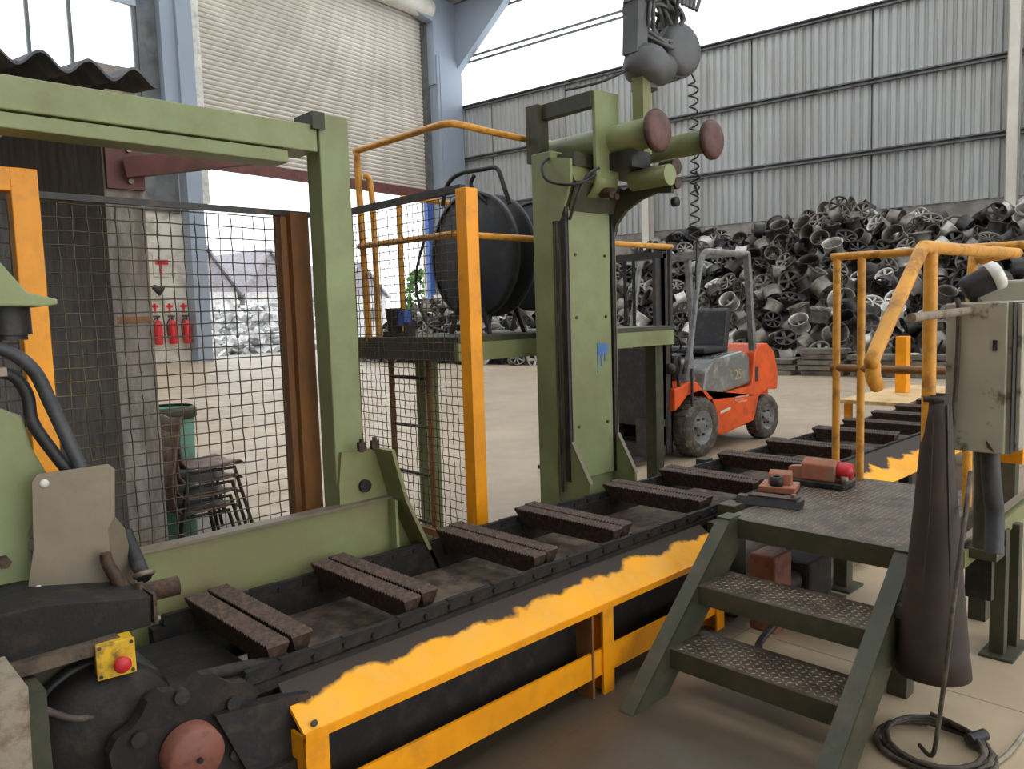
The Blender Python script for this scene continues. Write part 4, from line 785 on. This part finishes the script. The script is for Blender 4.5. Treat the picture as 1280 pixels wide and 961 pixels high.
MB().tube([(7.3, 4.85, .95), (7.22, 4.80, 1.05), (7.15, 4.82, .9), (7.2, 4.82, .75)], .018, 8, 5).build('hydraulic_hose', RUB, fk); MB().tube([(7.32, 4.9, 1.0), (7.2, 4.86, 1.15), (7.12, 4.88, 1.0)], .018, 8, 5).build('hydraulic_hose', RUB, fk)
MB().cyl((7.36, 4.78, 1.0), (7.30, 4.74, .42), .016, n=8).build('tilt_rod', BLK2, fk)
MB().lathe([(0, 0), (.05, 0), (.06, .06), (0, .06)], (7.06, 4.83, 1.02), (-1, 0, 0), 14).build('headlight', DST, fk)

# ------------------------------------------------------------------ heap of alloy wheels
def rim_mesh(kind, m, n=18):
    mb = MB(); R, W = .285, .24
    mb.lathe([(R, 0), (R*.93, .012), (R*.90, .04), (R*.87, .10), (R*.88, .26), (R*.92, .32), (R, .36), (R*.96, .36), (R*.88, .31), (R*.84, .25), (R*.83, .10), (R*.86, .03), (R*.9, .008), (R, 0)], (0, 0, -.14), (0, 0, 1), n)
    ns = {5: 5, 7: 7, 10: 10, 6: 6}[kind]; sw = {5: .05, 7: .032, 10: .018, 6: .04}[kind]
    for k in range(ns):
        a = 2*math.pi*k/ns; M = Matrix.Rotation(a, 4, 'Z')
        vs = [M @ Vector(q) for q in ((.04, -sw*.6, -.04), (.04, sw*.6, -.04), (R*.86, sw, -.075), (R*.86, -sw, -.075), (.04, -sw*.6, -.075), (.04, sw*.6, -.075), (R*.86, sw, -.1), (R*.86, -sw, -.1))]
        mb.add(vs, [(0, 1, 2, 3), (7, 6, 5, 4), (0, 3, 7, 4), (1, 5, 6, 2)])
    mb.lathe([(0, -.085), (.05, -.085), (.058, -.07), (.058, -.03), (.03, -.03), (0, -.04)], (0, 0, 0), (0, 0, 1), 10)
    return mb, mb.mesh('alloy_wheel', m)
kinds = [(5, ALM, 'dull grey five-spoke alloy wheel in the heap along the cladding wall'), (7, ALM, 'dull grey seven-spoke alloy wheel in the heap along the cladding wall'), (10, ALM, 'dull grey ten-spoke alloy wheel in the heap along the cladding wall'),
         (5, ALD, 'blackened five-spoke alloy wheel in the heap along the cladding wall'), (7, ALD, 'blackened seven-spoke alloy wheel in the heap along the cladding wall'), (6, ALB, 'bright six-spoke alloy wheel in the heap along the cladding wall'), (5, ALB, 'bright five-spoke alloy wheel in the heap along the cladding wall'), (6, ALW, 'white six-spoke alloy wheel in the heap along the cladding wall')]
rims = [rim_mesh(k, m) for k, m, l in kinds]; wts = [6, 5, 4, 5, 4, 3, 2.4, .7]
def heap_h(b, c):
    top = 4.45 if c < 9 else 4.45-.13*(c-9)
    top -= .13*max(0, 6.5-c)
    top += .22*math.sin(c*1.1)+.15*math.sin(c*2.7+1)
    s = max(0, min(1, (b-20)/6.0)); return top*(s**.85)
cands = []; grid = {}
def far_enough(p, dmin):
    k = tuple(int(math.floor(q/.6)) for q in p)
    for a in (-1, 0, 1):
        for b in (-1, 0, 1):
            for c in (-1, 0, 1):
                for q in grid.get((k[0]+a, k[1]+b, k[2]+c), ()):
                    if (Vector(q)-Vector(p)).length < dmin: return False
    grid.setdefault(k, []).append(p); return True
for it in range(9000):
    b = 20+7.2*random.random(); c = random.uniform(-3, 24); p = (b, c, max(.22, heap_h(b, c)+random.uniform(-.06, .08)))
    if far_enough(p, .50): cands.append((p, True))
for it in range(5000):
    b = 20.4+6.8*random.random(); c = random.uniform(-3, 24); p = (b, c, heap_h(b, c)-.36)
    if p[2] > .25 and far_enough(p, .42): cands.append((p, False))
MW = cam.matrix_world.inverted()
def pxy(p):
    q = MW @ p; return (640+F_PX*q.x/-q.z, 480.5-F_PX*q.y/-q.z, -q.z)
scored = []
for ((b, c, z), surf) in cands:
    x, y, d = pxy(hb(b, c, z)); vis = (868 < x < 1290 or 786 < x < 846) and y > 230
    if 1195 < x and y > 380: vis = False
    if 845 < x < 975 and y > 430: vis = False
    if 786 < x < 846 and y > 405: vis = False
    scored.append(((0 if surf else 1) if vis else 2, b + random.uniform(0, 1.2), b, c, z))
scored.sort()
HM = [ALM, ALD, ALB, ALW]; mb = MB(); slots = []
for i, (nv, _, b, c, z) in enumerate(scored):
    k = random.choices(range(len(kinds)), wts)[0]
    ax = Vector((-random.uniform(.1, 1), random.gauss(0, .6), random.gauss(.35, .6))); ax = BROT.to_3x3() @ ax
    if random.random() < .35: ax = -ax
    Rm = (-ax).to_track_quat('Z', 'Y').to_matrix().to_4x4(); sc = random.uniform(.85, 1.1)
    M = Matrix.Translation(hb(b, c, z)) @ Rm @ Matrix.Scale(sc, 4)
    if i < 300 and nv < 2:
        o = bpy.data.objects.new('alloy_wheel', rims[k][1]); col.objects.link(o); o.matrix_world = M
        tag(o, kinds[k][2].replace('in the heap', 'at the crest of the heap' if b > 24.6 else ('at the foot of the heap' if b < 21.6 else 'on the slope of the heap')), 'wheel', 'alloy wheels in the heap')
    else:
        q = rims[k][0]; n = len(mb.v); mb.v += [M @ v for v in q.v]; mb.f += [[a+n for a in f] for f in q.f]; mb.sm += q.sm; slots += [HM.index(kinds[k][1])]*len(q.f)
# dark core of the heap
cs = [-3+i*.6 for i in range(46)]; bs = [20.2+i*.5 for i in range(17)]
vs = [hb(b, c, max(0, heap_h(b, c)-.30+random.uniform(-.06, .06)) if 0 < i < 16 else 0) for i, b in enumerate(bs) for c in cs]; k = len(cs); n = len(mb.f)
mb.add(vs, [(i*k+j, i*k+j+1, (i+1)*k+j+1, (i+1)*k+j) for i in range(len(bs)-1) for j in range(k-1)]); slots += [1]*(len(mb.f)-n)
o = mb.build('wheel_heap', ALM); o['kind'] = 'stuff'; o['label'] = 'further scrap alloy wheels filling the heap along the cladding wall'; o['category'] = 'wheels'
for m in HM[1:]: o.data.materials.append(m)
o.data.polygons.foreach_set('material_index', slots)
# flat stacks of pressed scrap at the foot of the heap
for i, (c, n) in enumerate(((4.4, 4), (5.5, 5), (6.6, 3), (3.2, 4))):
    t = thing('pressed_bale', 'stack of %s pressed aluminium plates at the foot of the wheel heap' % {3: 'three', 4: 'four', 5: 'five'}[n], 'bale', hb(19.1, c, 0), 'pressed plates at the foot of the heap')
    for j in range(n): hbox(18.75+random.uniform(-.1, .1), 19.45, c-.48+random.uniform(-.06, .06), c+.48+random.uniform(-.06, .06), j*.13+.005, j*.13+.11).build('pressed_plate', ALM, t)
